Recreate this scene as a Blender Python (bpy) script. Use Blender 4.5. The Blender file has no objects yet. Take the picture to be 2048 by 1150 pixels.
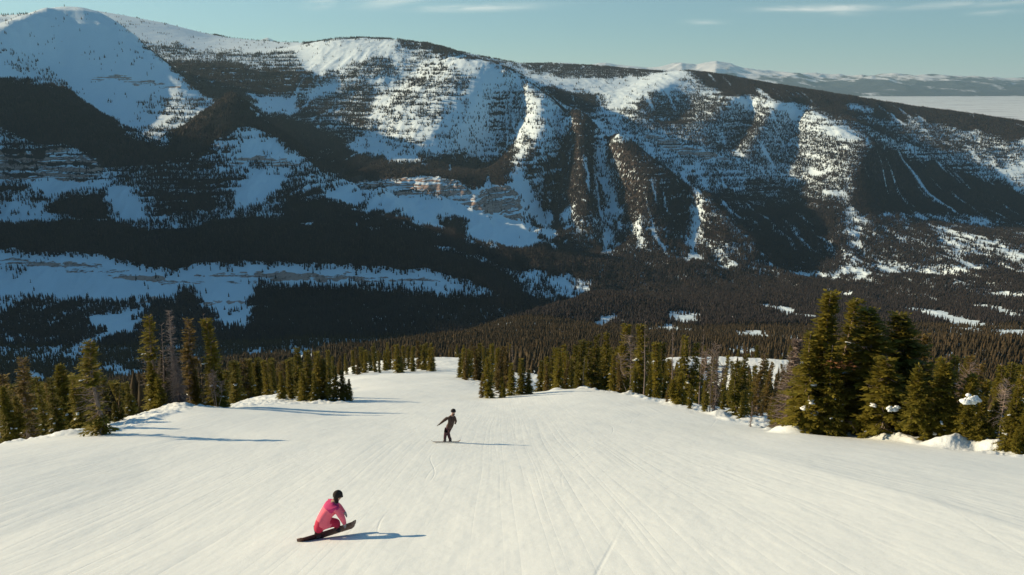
import bpy, math, random
import numpy as np
D = bpy.data
scene = bpy.context.scene
R = math.radians

# ------------------------------------------------------------------ camera
F_PX, PITCH = 1607.0, R(14.8)           # focal length in pixels of the 2048 wide photograph
CT, ST = math.cos(PITCH), math.sin(PITCH)
cam_data = D.cameras.new('camera')
cam_data.sensor_width = 36.0
cam_data.lens = 36.0 * F_PX / 2048.0
cam_data.clip_start = 0.5
cam_data.clip_end = 200000.0
cam = D.objects.new('camera', cam_data)
scene.collection.objects.link(cam)
cam.location = (0, 0, 0)
cam.rotation_euler = (math.pi / 2 - PITCH, 0, 0)
scene.camera = cam
scene.render.resolution_x = 1024
scene.render.resolution_y = 575

# ------------------------------------------------------------------ light
SUN_EL, SUN_AZ = 19.5, 18.0              # from the left (-X), a little ahead of the camera
sx, sy, sz = -math.cos(R(SUN_EL)) * math.cos(R(SUN_AZ)), math.cos(R(SUN_EL)) * math.sin(R(SUN_AZ)), math.sin(R(SUN_EL))
world = D.worlds.new('World')
scene.world = world
world.use_nodes = True
wn, wl = world.node_tree.nodes, world.node_tree.links
wn.clear()
w_out = wn.new('ShaderNodeOutputWorld')
w_bg = wn.new('ShaderNodeBackground')
w_bg.inputs['Strength'].default_value = 0.065
sky = wn.new('ShaderNodeTexSky')
sky.sky_type = 'NISHITA'
sky.sun_disc = False
sky.sun_elevation = R(SUN_EL)
sky.sun_rotation = math.atan2(sx, sy)
sky.altitude = 2500
sky.air_density = 1.0
sky.dust_density = 1.3
sky.ozone_density = 2.0
tint = wn.new('ShaderNodeMix'); tint.data_type = 'RGBA'; tint.blend_type = 'MULTIPLY'
tint.inputs[0].default_value = 1.0
tint.inputs[7].default_value = (0.64, 1.0, 1.03, 1)
wl.new(sky.outputs[0], tint.inputs[6])
# thin cirrus, laid out by direction in the sky
tc = wn.new('ShaderNodeTexCoord')
sep = wn.new('ShaderNodeSeparateXYZ'); wl.new(tc.outputs['Generated'], sep.inputs[0])
def wmath(op, a, b=None, c=None):
    m = wn.new('ShaderNodeMath'); m.operation = op
    for i, v in enumerate((a, b, c)):
        if v is None: continue
        if isinstance(v, (int, float)): m.inputs[i].default_value = v
        else: wl.new(v, m.inputs[i])
    return m.outputs[0]
az = wmath('DIVIDE', sep.outputs[0], sep.outputs[1])      # tan azimuth
el = sep.outputs[2]
def wisp(az0, el0, wa, we, slope, seed, gain):
    cx = wn.new('ShaderNodeCombineXYZ')
    wl.new(wmath('MULTIPLY', az, 16.0), cx.inputs[0])
    wl.new(wmath('MULTIPLY', wmath('SUBTRACT', el, wmath('MULTIPLY', az, slope)), 170.0), cx.inputs[1])
    cx.inputs[2].default_value = seed
    nz = wn.new('ShaderNodeTexNoise'); nz.inputs['Scale'].default_value = 1.0
    nz.inputs['Detail'].default_value = 5; nz.inputs['Distortion'].default_value = 0.6
    wl.new(cx.outputs[0], nz.inputs['Vector'])
    da = wmath('DIVIDE', wmath('SUBTRACT', az, az0), wa)
    de = wmath('DIVIDE', wmath('SUBTRACT', el, wmath('ADD', wmath('MULTIPLY', wmath('SUBTRACT', az, az0), slope), el0)), we)
    r2 = wmath('ADD', wmath('MULTIPLY', da, da), wmath('MULTIPLY', de, de))
    g = wmath('EXPONENT', wmath('MULTIPLY', r2, -1.0))
    t = wmath('MULTIPLY', wmath('MAXIMUM', wmath('SUBTRACT', nz.outputs[0], 0.3), 0.0), gain)
    return wmath('MINIMUM', wmath('MULTIPLY', g, t), 0.75)
w_list = [(-0.035, 0.0770, 0.060, 0.0034, 0.03, 1.0, 3.0), (-0.13, 0.088, 0.045, 0.009, 0.12, 4.0, 1.7),
          (-0.225, 0.080, 0.016, 0.005, 0.1, 7.0, 2.0), (0.37, 0.0715, 0.060, 0.0032, -0.01, 2.0, 3.0),
          (0.56, 0.072, 0.09, 0.0030, 0.02, 3.0, 2.0), (0.23, 0.0595, 0.02, 0.0025, 0, 5.0, 1.4),
          (-0.24, 0.0905, 0.07, 0.0030, 0.0, 6.0, 2.2), (0.57, 0.062, 0.03, 0.0022, 0, 8.0, 1.4), (0.40, 0.067, 0.03, .003, 0, 9.0, 1.6)]
tot = None
for args in w_list:
    o_ = wisp(*args)
    tot = o_ if tot is None else wmath('MAXIMUM', tot, o_)
front = wmath('GREATER_THAN', sep.outputs[1], 0.1)
tot = wmath('MULTIPLY', tot, front)
cm = wn.new('ShaderNodeMix'); cm.data_type = 'RGBA'
hz = wn.new('ShaderNodeMix'); hz.data_type = 'RGBA'               # milky air low over the horizon
wl.new(wmath('MULTIPLY', wmath('EXPONENT', wmath('MULTIPLY', wmath('ABSOLUTE', el), -26.0)), 0.48), hz.inputs[0])
wl.new(tint.outputs[2], hz.inputs[6]); hz.inputs[7].default_value = (9.6, 10.4, 9.6, 1)
wl.new(tot, cm.inputs[0]); wl.new(hz.outputs[2], cm.inputs[6])
cm.inputs[7].default_value = (13.5, 13.2, 12.0, 1)
wl.new(cm.outputs[2], w_bg.inputs['Color'])
wl.new(w_bg.outputs[0], w_out.inputs[0])

sun_d = D.lights.new('sun', 'SUN')
sun_d.energy = 5.0
sun_d.angle = R(0.5)
sun_d.color = (1.0, 0.755, 0.48)
sun = D.objects.new('sun', sun_d)
scene.collection.objects.link(sun)
sun.rotation_euler = (math.pi / 2 - R(SUN_EL), 0, math.atan2(sx, -sy))
vs = scene.view_settings
vs.view_transform = 'Standard'
vs.look = 'None'
vs.gamma = 1
vs.exposure = 0.81

# ------------------------------------------------------------------ small helpers
def link(o):
    scene.collection.objects.link(o)
    return o
def tag(o, label=None, cat=None, group=None, kind=None):
    if label: o['label'] = label
    if cat: o['category'] = cat
    if group: o['group'] = group
    if kind: o['kind'] = kind
    return o
def np_mesh(name, co, faces, mats=(), smooth=False):
    """co (n,3), faces (m,k) with k = 3 or 4"""
    me = D.meshes.new(name)
    co = np.asarray(co, np.float32); faces = np.asarray(faces, np.int32)
    k = faces.shape[1]
    me.vertices.add(len(co)); me.vertices.foreach_set('co', co.ravel())
    me.loops.add(faces.size); me.loops.foreach_set('vertex_index', faces.ravel())
    me.polygons.add(len(faces))
    me.polygons.foreach_set('loop_start', np.arange(0, faces.size, k, dtype=np.int32))
    me.polygons.foreach_set('loop_total', np.full(len(faces), k, np.int32))
    if smooth: me.polygons.foreach_set('use_smooth', np.ones(len(faces), bool))
    me.update(calc_edges=True)
    for m in mats: me.materials.append(m)
    return me
def attr(me, name, data):
    a = me.attributes.new(name, 'FLOAT', 'POINT')
    a.data.foreach_set('value', np.asarray(data, np.float32).ravel())
def new_mat(name):
    m = D.materials.new(name); m.use_nodes = True
    nt = m.node_tree; nt.nodes.clear()
    out = nt.nodes.new('ShaderNodeOutputMaterial')
    b = nt.nodes.new('ShaderNodeBsdfPrincipled')
    nt.links.new(b.outputs[0], out.inputs[0])
    return m, nt, b
class NT:
    """terse node building"""
    def __init__(s, nt): s.t = nt
    def n(s, typ, **kw):
        x = s.t.nodes.new(typ)
        for k, v in kw.items(): setattr(x, k, v)
        return x
    def l(s, a, b): s.t.links.new(a, b)
    def m(s, op, a, b=None, c=None, clamp=False):
        x = s.n('ShaderNodeMath', operation=op); x.use_clamp = clamp
        for i, v in enumerate((a, b, c)):
            if v is None: continue
            if isinstance(v, (int, float)): x.inputs[i].default_value = v
            else: s.l(v, x.inputs[i])
        return x.outputs[0]
    def noise(s, vec, scale, detail=4, rough=0.5, dist=0.0):
        x = s.n('ShaderNodeTexNoise')
        x.inputs['Scale'].default_value = scale; x.inputs['Detail'].default_value = detail
        x.inputs['Roughness'].default_value = rough; x.inputs['Distortion'].default_value = dist
        s.l(vec, x.inputs['Vector']); return x.outputs[0]
    def scaled(s, vec, sc, loc=(0, 0, 0)):
        x = s.n('ShaderNodeMapping'); x.inputs['Scale'].default_value = sc; x.inputs['Location'].default_value = loc
        s.l(vec, x.inputs['Vector']); return x.outputs[0]
    def mix(s, f, a, b):
        x = s.n('ShaderNodeMix', data_type='RGBA')
        if isinstance(f, (int, float)): x.inputs[0].default_value = f
        else: s.l(f, x.inputs[0])
        for i, v in ((6, a), (7, b)):
            if isinstance(v, tuple): x.inputs[i].default_value = (*v, 1)
            else: s.l(v, x.inputs[i])
        return x.outputs[2]
    def ramp(s, f, lo, hi):
        x = s.n('ShaderNodeMapRange', interpolation_type='SMOOTHSTEP')
        s.l(f, x.inputs[0]); x.inputs[1].default_value = lo; x.inputs[2].default_value = hi
        return x.outputs[0]
    def attr(s, name):
        x = s.n('ShaderNodeAttribute', attribute_name=name); return x.outputs['Fac']

def _hash(ix, iy, seed):
    h = (ix.astype(np.int64) * 374761393 + iy.astype(np.int64) * 668265263 + seed * 1442695041) & 0xFFFFFFFF
    h = ((h ^ (h >> 13)) * 1274126177) & 0xFFFFFFFF
    h = h ^ (h >> 16)
    return h.astype(np.float32) / np.float32(4294967296.0)
def perlin(x, y, seed=0):
    xi = np.floor(x); yi = np.floor(y); fx = (x - xi).astype(np.float32); fy = (y - yi).astype(np.float32)
    xi = xi.astype(np.int64); yi = yi.astype(np.int64)
    u = fx * fx * fx * (fx * (fx * 6 - 15) + 10); v = fy * fy * fy * (fy * (fy * 6 - 15) + 10)
    def g(dx, dy):
        a = _hash(xi + dx, yi + dy, seed) * np.float32(2 * math.pi)
        return np.cos(a) * (fx - dx) + np.sin(a) * (fy - dy)
    return ((g(0, 0) * (1 - u) + g(1, 0) * u) * (1 - v) + (g(0, 1) * (1 - u) + g(1, 1) * u) * v) * 1.5
def fbm(x, y, oct=4, seed=0, gain=0.5, ridged=False):
    s = 0; a = 1.0; t = 0
    for o in range(oct):
        n = perlin(x, y, seed + o * 17)
        if ridged: n = 1 - 2 * np.abs(n)
        s = s + a * n; t += a; a *= gain; x = x * 2.03 + 11.3; y = y * 2.03 - 7.1
    return s / t

# ------------------------------------------------------------------ the lie of the land
# feature lines surveyed off the photograph: (column, row, distance ahead in metres)
def W(px, py, Y):
    """point of the place seen at photograph pixel (px, py), Y metres ahead of the camera"""
    u = (px - 1024.0) / F_PX; v = (575.0 - py) / F_PX
    s = Y / (CT + v * ST)
    return (u * s, Y, (-ST + v * CT) * s)
def proj(X, Y, Z):
    d = Y * CT - Z * ST
    return 1024 + F_PX * X / d, 575 - F_PX * (Y * ST + Z * CT) / d

_gy = np.log(np.array([3, 60, 80, 110, 150, 300, 420, 500, 650, 800, 1100, 1400, 1800, 2300, 3000, 4000, 5500, 9000, 14000.]))
_gv = np.array([.37, .37, .3698, .3665, .3635, .358, .3502, .360, .357, .340, .331, .318, .300, .279, .24, .12, 0, 0, 0.03])
def base_e(Y): return -4.2 / Y - np.interp(np.log(Y), _gy, _gv)

CTRL = []
def add_line(pts, step=0.035):
    """pts of (px, py, Y): densified"""
    P = [W(*p) for p in pts]
    for i in range(len(P)):
        CTRL.append(P[i])
        if i + 1 < len(P):
            A, B = P[i], P[i + 1]
            d = math.hypot(A[0] / A[1] - B[0] / B[1], math.log(A[1] / B[1]))
            n = int(d / step)
            for k in range(1, n + 1):
                t = k / (n + 1)
                Y = A[1] + (B[1] - A[1]) * t
                ea, eb = A[2] / A[1], B[2] / B[1]
                CTRL.append(((A[0] / A[1] + (B[0] / B[1] - A[0] / A[1]) * t) * Y, Y, (ea + (eb - ea) * t) * Y))
def add_w(X, Y, Z): CTRL.append((X, Y, Z))

# --- the piste and its shoulders
for Y in (4, 8, 13, 20, 30):
    for a in (-2.5, -1.5, -0.9, -0.5, 0, 0.5, 0.9, 1.5, 2.5):
        add_w(a * Y, Y, base_e(Y) * Y + (0.012 * (abs(a) * Y) if a < -.5 else 0))
for Y in (42,):
    for a in (-0.4, 0, 0.4): add_w(a * Y, Y, base_e(Y) * Y)
for Y in (58, 75):
    for a in (-0.25, 0, 0.2): add_w(a * Y, Y, base_e(Y) * Y)
for Y in (100, 140, 200, 280, 360, 420):
    add_w(-0.07 * Y, Y, base_e(Y) * Y)
    if Y > 130: add_w(-0.12 * Y, Y, base_e(Y) * Y)
# left lip, then the drop behind it
add_line([(-500, 960, 30), (-200, 905, 36), (0, 888, 39), (90, 876, 41), (160, 868, 43), (215, 858, 46), (290, 826, 55), (345, 812, 62), (420, 822, 66), (470, 808, 74), (550, 802, 79), (640, 806, 79), (700, 803, 81)])
for X, Y, dz in ((-95, 42, -14), (-60, 60, -11), (-48, 60, -7), (-45, 75, -7), (-90, 90, -25), (-50, 110, -12), (-32.5, 95, -.2), (-38, 116, -4), (-46, 100, -6), (-24, 100, 0), (-30, 150, 0), (-39, 150, -1), (-49, 210, -1), (-60, 260, -2), (-130, 60, -22), (-46, 140, -6), (-110, 160, -35),
                 (-66, 200, -9), (-36, 210, 0), (-95, 300, -15), (-60, 300, -1), (-130, 420, -45), (-90, 420, -5), (-60, 400, 0), (-300, 400, -110), (-300, 150, -90), (-200, 60, -50)):
    add_w(X, Y, base_e(Y) * Y + dz)
# right shoulder: a low roll, the edge under the trees, then falling ground
add_line([(985, 798, 88), (1060, 788, 93), (1110, 780, 97), (1170, 776, 98), (1230, 784, 92), (1300, 796, 82), (1400, 818, 67), (1480, 838, 58), (1560, 862, 49), (1700, 872, 45), (1800, 880, 42), (1900, 893, 37.5), (2048, 915, 33.5), (2300, 960, 28)])
for X, Y, dz in ((11, 115, -3), (20, 120, -5), (3, 130, -1.5), (8, 160, -3), (0, 180, -.5), (30, 100, -4), (35, 85, -3), (32, 62, -1.5), (45, 70, -4), (45, 55, -2), (34, 50, -.8), (55, 60, -4),
                 (60, 110, -14), (60, 48, -4), (90, 60, -14), (50, 160, -14), (12, 220, -1.5), (50, 240, -11), (110, 200, -30), (25, 150, -6), (80, 300, -10), (160, 300, -22), (20, 330, -2), (0, 380, 0), (60, 400, -12), (130, 400, -12), (260, 420, -25), (150, 90, -35), (300, 200, -70), (8, 420, 0)):
    add_w(X, Y, base_e(Y) * Y + dz)
add_line([(1330, 715, 330), (1450, 714, 330), (1560, 722, 320), (1650, 728, 320)])
add_line([(860, 714, 415), (905, 714, 415), (940, 716, 410)])
# --- near side of the canyon
add_line([(1850, 684, 700), (1950, 683, 690), (2048, 686, 680), (2300, 700, 650)])
add_line([(1850, 712, 860), (1950, 712, 860), (2200, 730, 850)])
add_line([(300, 760, 560), (450, 745, 620), (560, 724, 700), (650, 706, 850), (760, 694, 950), (850, 684, 1080), (930, 668, 1220), (1000, 648, 1400), (1070, 628, 1600), (1130, 610, 1800), (1190, 594, 2050)])
add_line([(-200, 800, 1000), (0, 790, 1000), (200, 770, 1000), (400, 745, 1050), (560, 735, 1100), (700, 722, 1180), (850, 705, 1280), (950, 685, 1450), (1030, 665, 1650), (1120, 632, 1900), (1200, 606, 2200)])
# --- near bench across the canyon
add_line([(-300, 215, 2500), (0, 462, 2320), (130, 437, 2350), (260, 458, 2350), (330, 477, 2300), (400, 456, 2300), (480, 444, 2350), (600, 443, 2350), (720, 456, 2300), (800, 476, 2250), (880, 507, 2150), (950, 545, 2050), (1015, 598, 1960)])
add_line([(-300, 385, 2250), (0, 512, 2120), (100, 520, 2110), (200, 527, 2100), (340, 558, 2060), (420, 541, 2060), (560, 541, 2060), (700, 546, 2060), (850, 552, 2040), (930, 570, 1990)])
add_line([(-300, 425, 2150), (0, 538, 2080), (200, 552, 2060), (340, 576, 2020), (420, 572, 2020), (560, 568, 2035), (700, 568, 2035), (850, 571, 2020), (920, 590, 1950)])
add_line([(-300, 525, 1750), (0, 640, 1720), (200, 650, 1660), (400, 652, 1650), (600, 640, 1660), (800, 632, 1700), (930, 640, 1750)])
add_line([(-300, 610, 1450), (0, 720, 1350), (200, 715, 1350), (400, 700, 1400), (600, 690, 1400), (800, 675, 1450)])
add_line([(0, 492, 2480), (200, 480, 2500), (400, 480, 2500), (600, 470, 2500), (760, 485, 2450), (880, 520, 2350), (980, 575, 2250), (1060, 610, 2180)])
add_line([(0, 442, 2640), (200, 445, 2640), (400, 448, 2640), (600, 442, 2640), (720, 447, 2620), (850, 478, 2560), (950, 512, 2480), (1060, 570, 2420), (1150, 600, 2350)])
# --- left walls
add_line([(-300, 90, 3550), (0, 168, 3400), (60, 166, 3400), (130, 180, 3400), (200, 228, 3320), (250, 258, 3250), (310, 294, 3120), (350, 332, 3000)])
add_line([(-300, 120, 3900), (0, 200, 3900), (130, 220, 3830), (230, 290, 3700), (300, 310, 3550), (350, 330, 3400), (390, 310, 3500)])
add_line([(-200, 235, 3050), (0, 300, 2960), (100, 300, 2960), (220, 322, 2950)])
add_line([(-200, 290, 2900), (0, 350, 2870), (120, 358, 2860), (230, 366, 2860)])
add_line([(0, 395, 2740), (150, 400, 2740), (300, 400, 2740)])
# left peak
add_line([(-250, 70, 4300), (0, 76, 4450), (50, 50, 4600), (95, 17, 4800), (130, 25, 4800), (165, 24, 4800), (200, 40, 4760), (240, 65, 4700), (290, 105, 4600), (340, 142, 4480), (390, 187, 4300)])
add_line([(70, 62, 4640), (120, 58, 4720), (190, 66, 4700), (255, 105, 4620), (320, 150, 4480)])
add_line([(50, 130, 4480), (120, 120, 4600), (220, 130, 4560), (300, 168, 4400)])
add_line([(60, 165, 4380), (180, 172, 4430), (280, 212, 4250), (360, 200, 4200)])
add_line([(-500, 10, 6000), (-250, 5, 5900), (0, 32, 5700), (60, 27, 5700), (100, 40, 5900)])
add_line([(-250, 90, 5000), (0, 85, 5050), (60, 60, 5150)])
add_line([(160, 70, 5600), (260, 105, 5600), (340, 160, 5200), (400, 180, 4900)])
# high plateau and its rim
add_line([(100, 30, 8200), (160, 22, 8000), (185, 20, 8000), (250, 31, 8000), (330, 46, 7900), (380, 60, 7800), (425, 78, 7500), (480, 86, 7300), (575, 96, 7000), (600, 90, 6700), (660, 81, 6400), (720, 83, 6300), (790, 83, 6200), (850, 91, 6100), (905, 101, 6000)])
add_line([(200, 48, 7000), (300, 70, 6900), (420, 100, 6600), (560, 112, 6300), (620, 130, 6000)])
add_line([(300, 105, 6000), (420, 128, 5600), (540, 145, 5500), (620, 175, 5300)])
add_line([(400, 178, 4700), (500, 200, 4600), (600, 250, 4450), (700, 312, 4150), (790, 335, 3950), (860, 352, 3750)])
# middle knoll
add_line([(300, 314, 3050), (345, 270, 3150), (400, 217, 3300), (455, 190, 3400), (490, 205, 3400), (540, 248, 3350), (600, 295, 3300), (660, 345, 3220), (720, 372, 3150), (790, 400, 3020)])
add_line([(420, 260, 3750), (480, 240, 3850), (560, 285, 3750), (650, 345, 3600), (740, 375, 3400), (800, 395, 3250)])
add_line([(330, 350, 2930), (420, 320, 3020), (520, 310, 3080), (600, 345, 3050)])
add_line([(330, 400, 2780), (450, 395, 2800), (560, 395, 2820), (660, 410, 2800)])
# centre mountain
add_line([(925, 114, 5350), (985, 128, 5200), (1050, 165, 5000), (1130, 210, 4700), (1200, 250, 4430), (1300, 320, 4020), (1380, 373, 3720), (1450, 432, 3450), (1520, 505, 3180), (1565, 548, 3020)])
add_line([(905, 103, 5900), (925, 130, 5650), (1000, 145, 5600)])
add_line([(925, 118, 5300), (860, 158, 5100), (790, 208, 4880), (742, 255, 4680), (752, 298, 4500)])
add_line([(790, 88, 6100), (740, 130, 5700), (660, 175, 5400), (612, 202, 5200)])
add_line([(830, 150, 5500), (760, 190, 5250), (690, 235, 4950), (690, 300, 4400)])
add_line([(1000, 145, 5130), (970, 200, 4800), (908, 268, 4450), (845, 308, 4220)])
add_line([(1052, 168, 4970), (1088, 215, 4650), (1106, 270, 4350), (1075, 330, 4060), (1032, 380, 3740), (1036, 410, 3550), (1040, 446, 3380)])
add_line([(1025, 195, 5040), (1005, 265, 4780), (935, 350, 4350)])
add_line([(1150, 232, 4570), (1165, 300, 4170), (1170, 370, 3780), (1175, 430, 3460), (1185, 500, 3170)])
add_line([(1122, 245, 4740), (1128, 320, 4330), (1092, 395, 4030), (1108, 472, 3560)])
add_line([(1235, 274, 4250), (1290, 380, 3690), (1305, 460, 3330), (1310, 515, 3050)])
add_line([(1195, 300, 4470), (1213, 400, 4010), (1216, 505, 3290)])
add_line([(1365, 385, 3800), (1380, 440, 3620), (1385, 515, 3130)])
add_line([(640, 352, 3560), (750, 356, 3520), (850, 362, 3480), (930, 376, 3440)])
add_line([(660, 378, 3380), (760, 388, 3360), (860, 402, 3330), (950, 424, 3300), (1038, 450, 3280)])
add_line([(700, 415, 2980), (860, 448, 2950), (1000, 494, 2900), (1100, 490, 2990), (1200, 520, 2950), (1380, 527, 2920), (1540, 549, 2860)])
# behind it: bowl and right hand range
add_line([(1120, 230, 5250), (1200, 275, 5050), (1290, 330, 4650), (1380, 392, 4250), (1460, 450, 3900), (1530, 505, 3560), (1590, 540, 3200)])
add_line([(905, 104, 8800), (1050, 128, 8500), (1100, 127, 8500), (1200, 133, 8500), (1330, 147, 8000), (1372, 141, 7200), (1450, 151, 7000), (1560, 171, 6800), (1700, 192, 6600), (1850, 216, 6400), (1950, 231, 6200), (2048, 247, 6000), (2300, 300, 5600), (2800, 390, 5000)])
add_line([(1040, 150, 7400), (1150, 166, 7000), (1260, 172, 7000)])
add_line([(1130, 185, 6400), (1200, 215, 6100), (1240, 255, 5500)])
add_line([(1372, 145, 7100), (1310, 190, 6230), (1270, 228, 5620)])
add_line([(1355, 205, 6380), (1335, 250, 5600)])
add_line([(1495, 225, 6130), (1450, 300, 5330)])
add_line([(1440, 185, 6500), (1480, 196, 6200), (1550, 201, 6050), (1605, 228, 5800), (1650, 256, 5400), (1742, 290, 4900), (1722, 350, 4450), (1702, 420, 4000), (1692, 500, 3430), (1690, 545, 3060)])
add_line([(1480, 200, 6150), (1440, 250, 5550), (1400, 292, 5110)])
add_line([(1550, 205, 6000), (1510, 270, 5330), (1480, 330, 4900)])
add_line([(1590, 250, 5880), (1555, 330, 5060), (1540, 400, 4540)])
add_line([(1285, 262, 5350), (1400, 297, 5120), (1470, 325, 5000), (1600, 365, 4750)])
add_line([(1285, 280, 5250), (1400, 318, 5030), (1470, 345, 4900)])
add_line([(1340, 345, 4750), (1430, 405, 4300), (1520, 455, 3900), (1620, 500, 3500)])
add_line([(1742, 290, 4900), (1800, 330, 5250), (1900, 357, 5150), (2048, 396, 4950), (2300, 470, 4400)])
add_line([(1760, 250, 6000), (1900, 300, 5550), (2048, 345, 5200), (2300, 410, 4700)])
add_line([(1780, 400, 4700), (1850, 445, 4150), (2048, 480, 3800), (2300, 520, 3400)])
add_line([(1760, 490, 3500), (1900, 530, 3050), (2048, 538, 3000), (2300, 560, 2900)])
# valley floor
add_line([(1250, 575, 2550), (1400, 566, 2700), (1600, 562, 2800), (1800, 560, 2800), (2048, 556, 2800), (2300, 575, 2700)])
add_line([(1300, 602, 2150), (1500, 600, 2200), (1700, 605, 2150), (2048, 615, 2050), (2300, 630, 2000)])
add_line([(1150, 650, 1450), (1400, 650, 1500), (1700, 652, 1450), (2048, 660, 1350), (2300, 680, 1300)])
add_line([(1100, 690, 900), (1400, 685, 950), (1650, 688, 930)])
# behind the skyline
for X, Y, Z in ((-9000, 12000, 300), (-4000, 12000, 250), (-1500, 10500, 100), (-500, 9500, -60), (500, 11000, -200), (1600, 10500, -350), (2500, 9500, -780), (3500, 9000, -780), (5000, 9000, -780), (3500, 7600, -620), (4600, 7400, -640), (2700, 8300, -500), (5000, 12500, -780), (0, 13500, -600), (9000, 9000, -780), (9000, 13000, -780), (-3500, 9500, 330), (-5200, 8800, 330), (-2700, 5400, 335), (-2350, 5300, 240)):  # last two points: unseen shoulder behind the left peak, added to shade the valley
    add_w(X, Y, Z)
# the massif outside the frame on the left that keeps the canyon in shade
for X, Y, Z in ((-700, 500, -330), (-900, 900, -420), (-1600, 900, -200), (-2100, 1300, 60), (-2250, 1700, 260), (-2250, 2100, 310), (-2350, 2600, 300), (-2600, 3100, 480), (-3400, 3700, 700), (-3900, 4500, 420),
                (-2600, 600, -100), (-3400, 1500, 420), (-4200, 2600, 620), (-5200, 3600, 650), (-7000, 4500, 500), (-1500, 300, -350), (-6000, 6500, 350), (-5000, 1500, 300), (-4000, 300, -100)):
    add_w(X, Y, Z)
for X, Y, Z in ((2500, 1500, -520), (2500, 800, -420), (1200, 600, -260), (4500, 2500, -600), (4000, 1200, -500), (700, 300, -150), (5500, 4000, -300)):
    add_w(X, Y, Z)

_C = np.array(CTRL)
_ca, _cl = _C[:, 0] / _C[:, 1], np.log(_C[:, 1])
_cr = _C[:, 2] / _C[:, 1] - base_e(_C[:, 1])
KA = 1.6                                    # weight of azimuth against log distance
def _ker(a1, l1, a2, l2): return np.sqrt(((a1[:, None] - a2[None]) * KA) ** 2 + (l1[:, None] - l2[None]) ** 2 + 1e-5)
_K = _ker(_ca, _cl, _ca, _cl)
_n = len(_ca)
_M = np.zeros((_n + 1, _n + 1)); _M[:_n, :_n] = -_K + np.eye(_n) * 1.5e-3; _M[:_n, _n] = 1; _M[_n, :_n] = 1
_w = np.linalg.solve(_M, np.append(_cr, 0))

# columns: fine inside the frame, coarse outside; rows: log distance, finer on the mountains
A_ = np.concatenate([np.linspace(-3.0, -0.80, 70)[:-1], np.linspace(-0.80, 0.80, 1150), np.linspace(0.80, 3.0, 70)[1:]])
L_ = np.concatenate([np.linspace(math.log(4), math.log(450), 560)[:-1], np.linspace(math.log(450), math.log(1500), 230)[:-1],
                     np.linspace(math.log(1500), math.log(9000), 900)[:-1], np.linspace(math.log(9000), math.log(13500), 30)])
NA, NL = len(A_), len(L_)
i450 = int(np.argmin(abs(L_ - math.log(450)))); i1500 = int(np.argmin(abs(L_ - math.log(1500))))
ca = np.unique(np.concatenate([np.linspace(-3, -.8, 24), np.linspace(-.8, .8, 300), np.linspace(.8, 3, 24)]))
cl = np.linspace(math.log(4), math.log(13500), 420)
gA, gL = np.meshgrid(ca, cl)
coarse = np.empty(gA.size)
for s0 in range(0, gA.size, 8000):
    coarse[s0:s0 + 8000] = -(_ker(gA.ravel()[s0:s0 + 8000], gL.ravel()[s0:s0 + 8000], _ca, _cl) @ _w[:_n]) + _w[_n]
coarse = coarse.reshape(gA.shape)
def bil(xs, ys, G, x, y):
    i = np.clip(np.searchsorted(xs, x) - 1, 0, len(xs) - 2); j = np.clip(np.searchsorted(ys, y) - 1, 0, len(ys) - 2)
    fx = np.clip((x - xs[i]) / (xs[i + 1] - xs[i]), 0, 1); fy = np.clip((y - ys[j]) / (ys[j + 1] - ys[j]), 0, 1)
    return (G[j, i] * (1 - fx) + G[j, i + 1] * fx) * (1 - fy) + (G[j + 1, i] * (1 - fx) + G[j + 1, i + 1] * fx) * fy
AA, LL = np.meshgrid(A_, L_)
YY = np.exp(LL); XX = AA * YY
EE = bil(ca, cl, coarse, AA.ravel(), LL.ravel()).reshape(AA.shape) + base_e(YY)
ZZ = EE * YY
ZZ += 0.075 * np.clip(XX, -14, 10) * np.clip(1 - (YY - 18) / 18, 0, 1)   # rise to the right, added to level and shorten the near rider's shadow
smooth01 = lambda t: np.clip(t, 0, 1) ** 2 * (3 - 2 * np.clip(t, 0, 1))
# rough ground: gullies and ribs running down the faces, broken rock, rolling snow
mt = smooth01((YY - 1500) / 900); far = smooth01((YY - 5600) / 1500)
rib = fbm(XX / 210 + 0.25 * fbm(XX / 500, YY / 500, 2, 5), YY / 900, 4, 3, ridged=True)
calm = 1 - .75 * smooth01((-1350 - XX) / 400) * smooth01((YY - 3700) / 400)      # wind-smoothed snow on the big left peak
ZZ += mt * (1 - .6 * far) * calm * (rib - 0.35) * (11 + 20 * smooth01((4300 - YY) / 800))
ZZ += mt * fbm(XX / 90, YY / 160, 3, 9) * 9 * (1 - .5 * far) * calm
led = mt * (1 - .7 * far) * calm * smooth01((YY - 2600) / 500) * np.clip(.45 + 1.2 * fbm(XX / 420, YY / 700, 2, 15), 0, 1)
ZZ += led * 11 * fbm(XX / 420, ZZ / 19, 2, 17)      # rock ledges
ZZ += smooth01((YY - 420) / 500) * (1 - mt) * fbm(XX / 160, YY / 160, 4, 21) * 8
bank = smooth01((YY - 90) / 300)
ZZ += (0.10 + bank * .5) * fbm(XX / 9, YY / 14, 3, 31) * smooth01((YY - 12) / 40)
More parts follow.
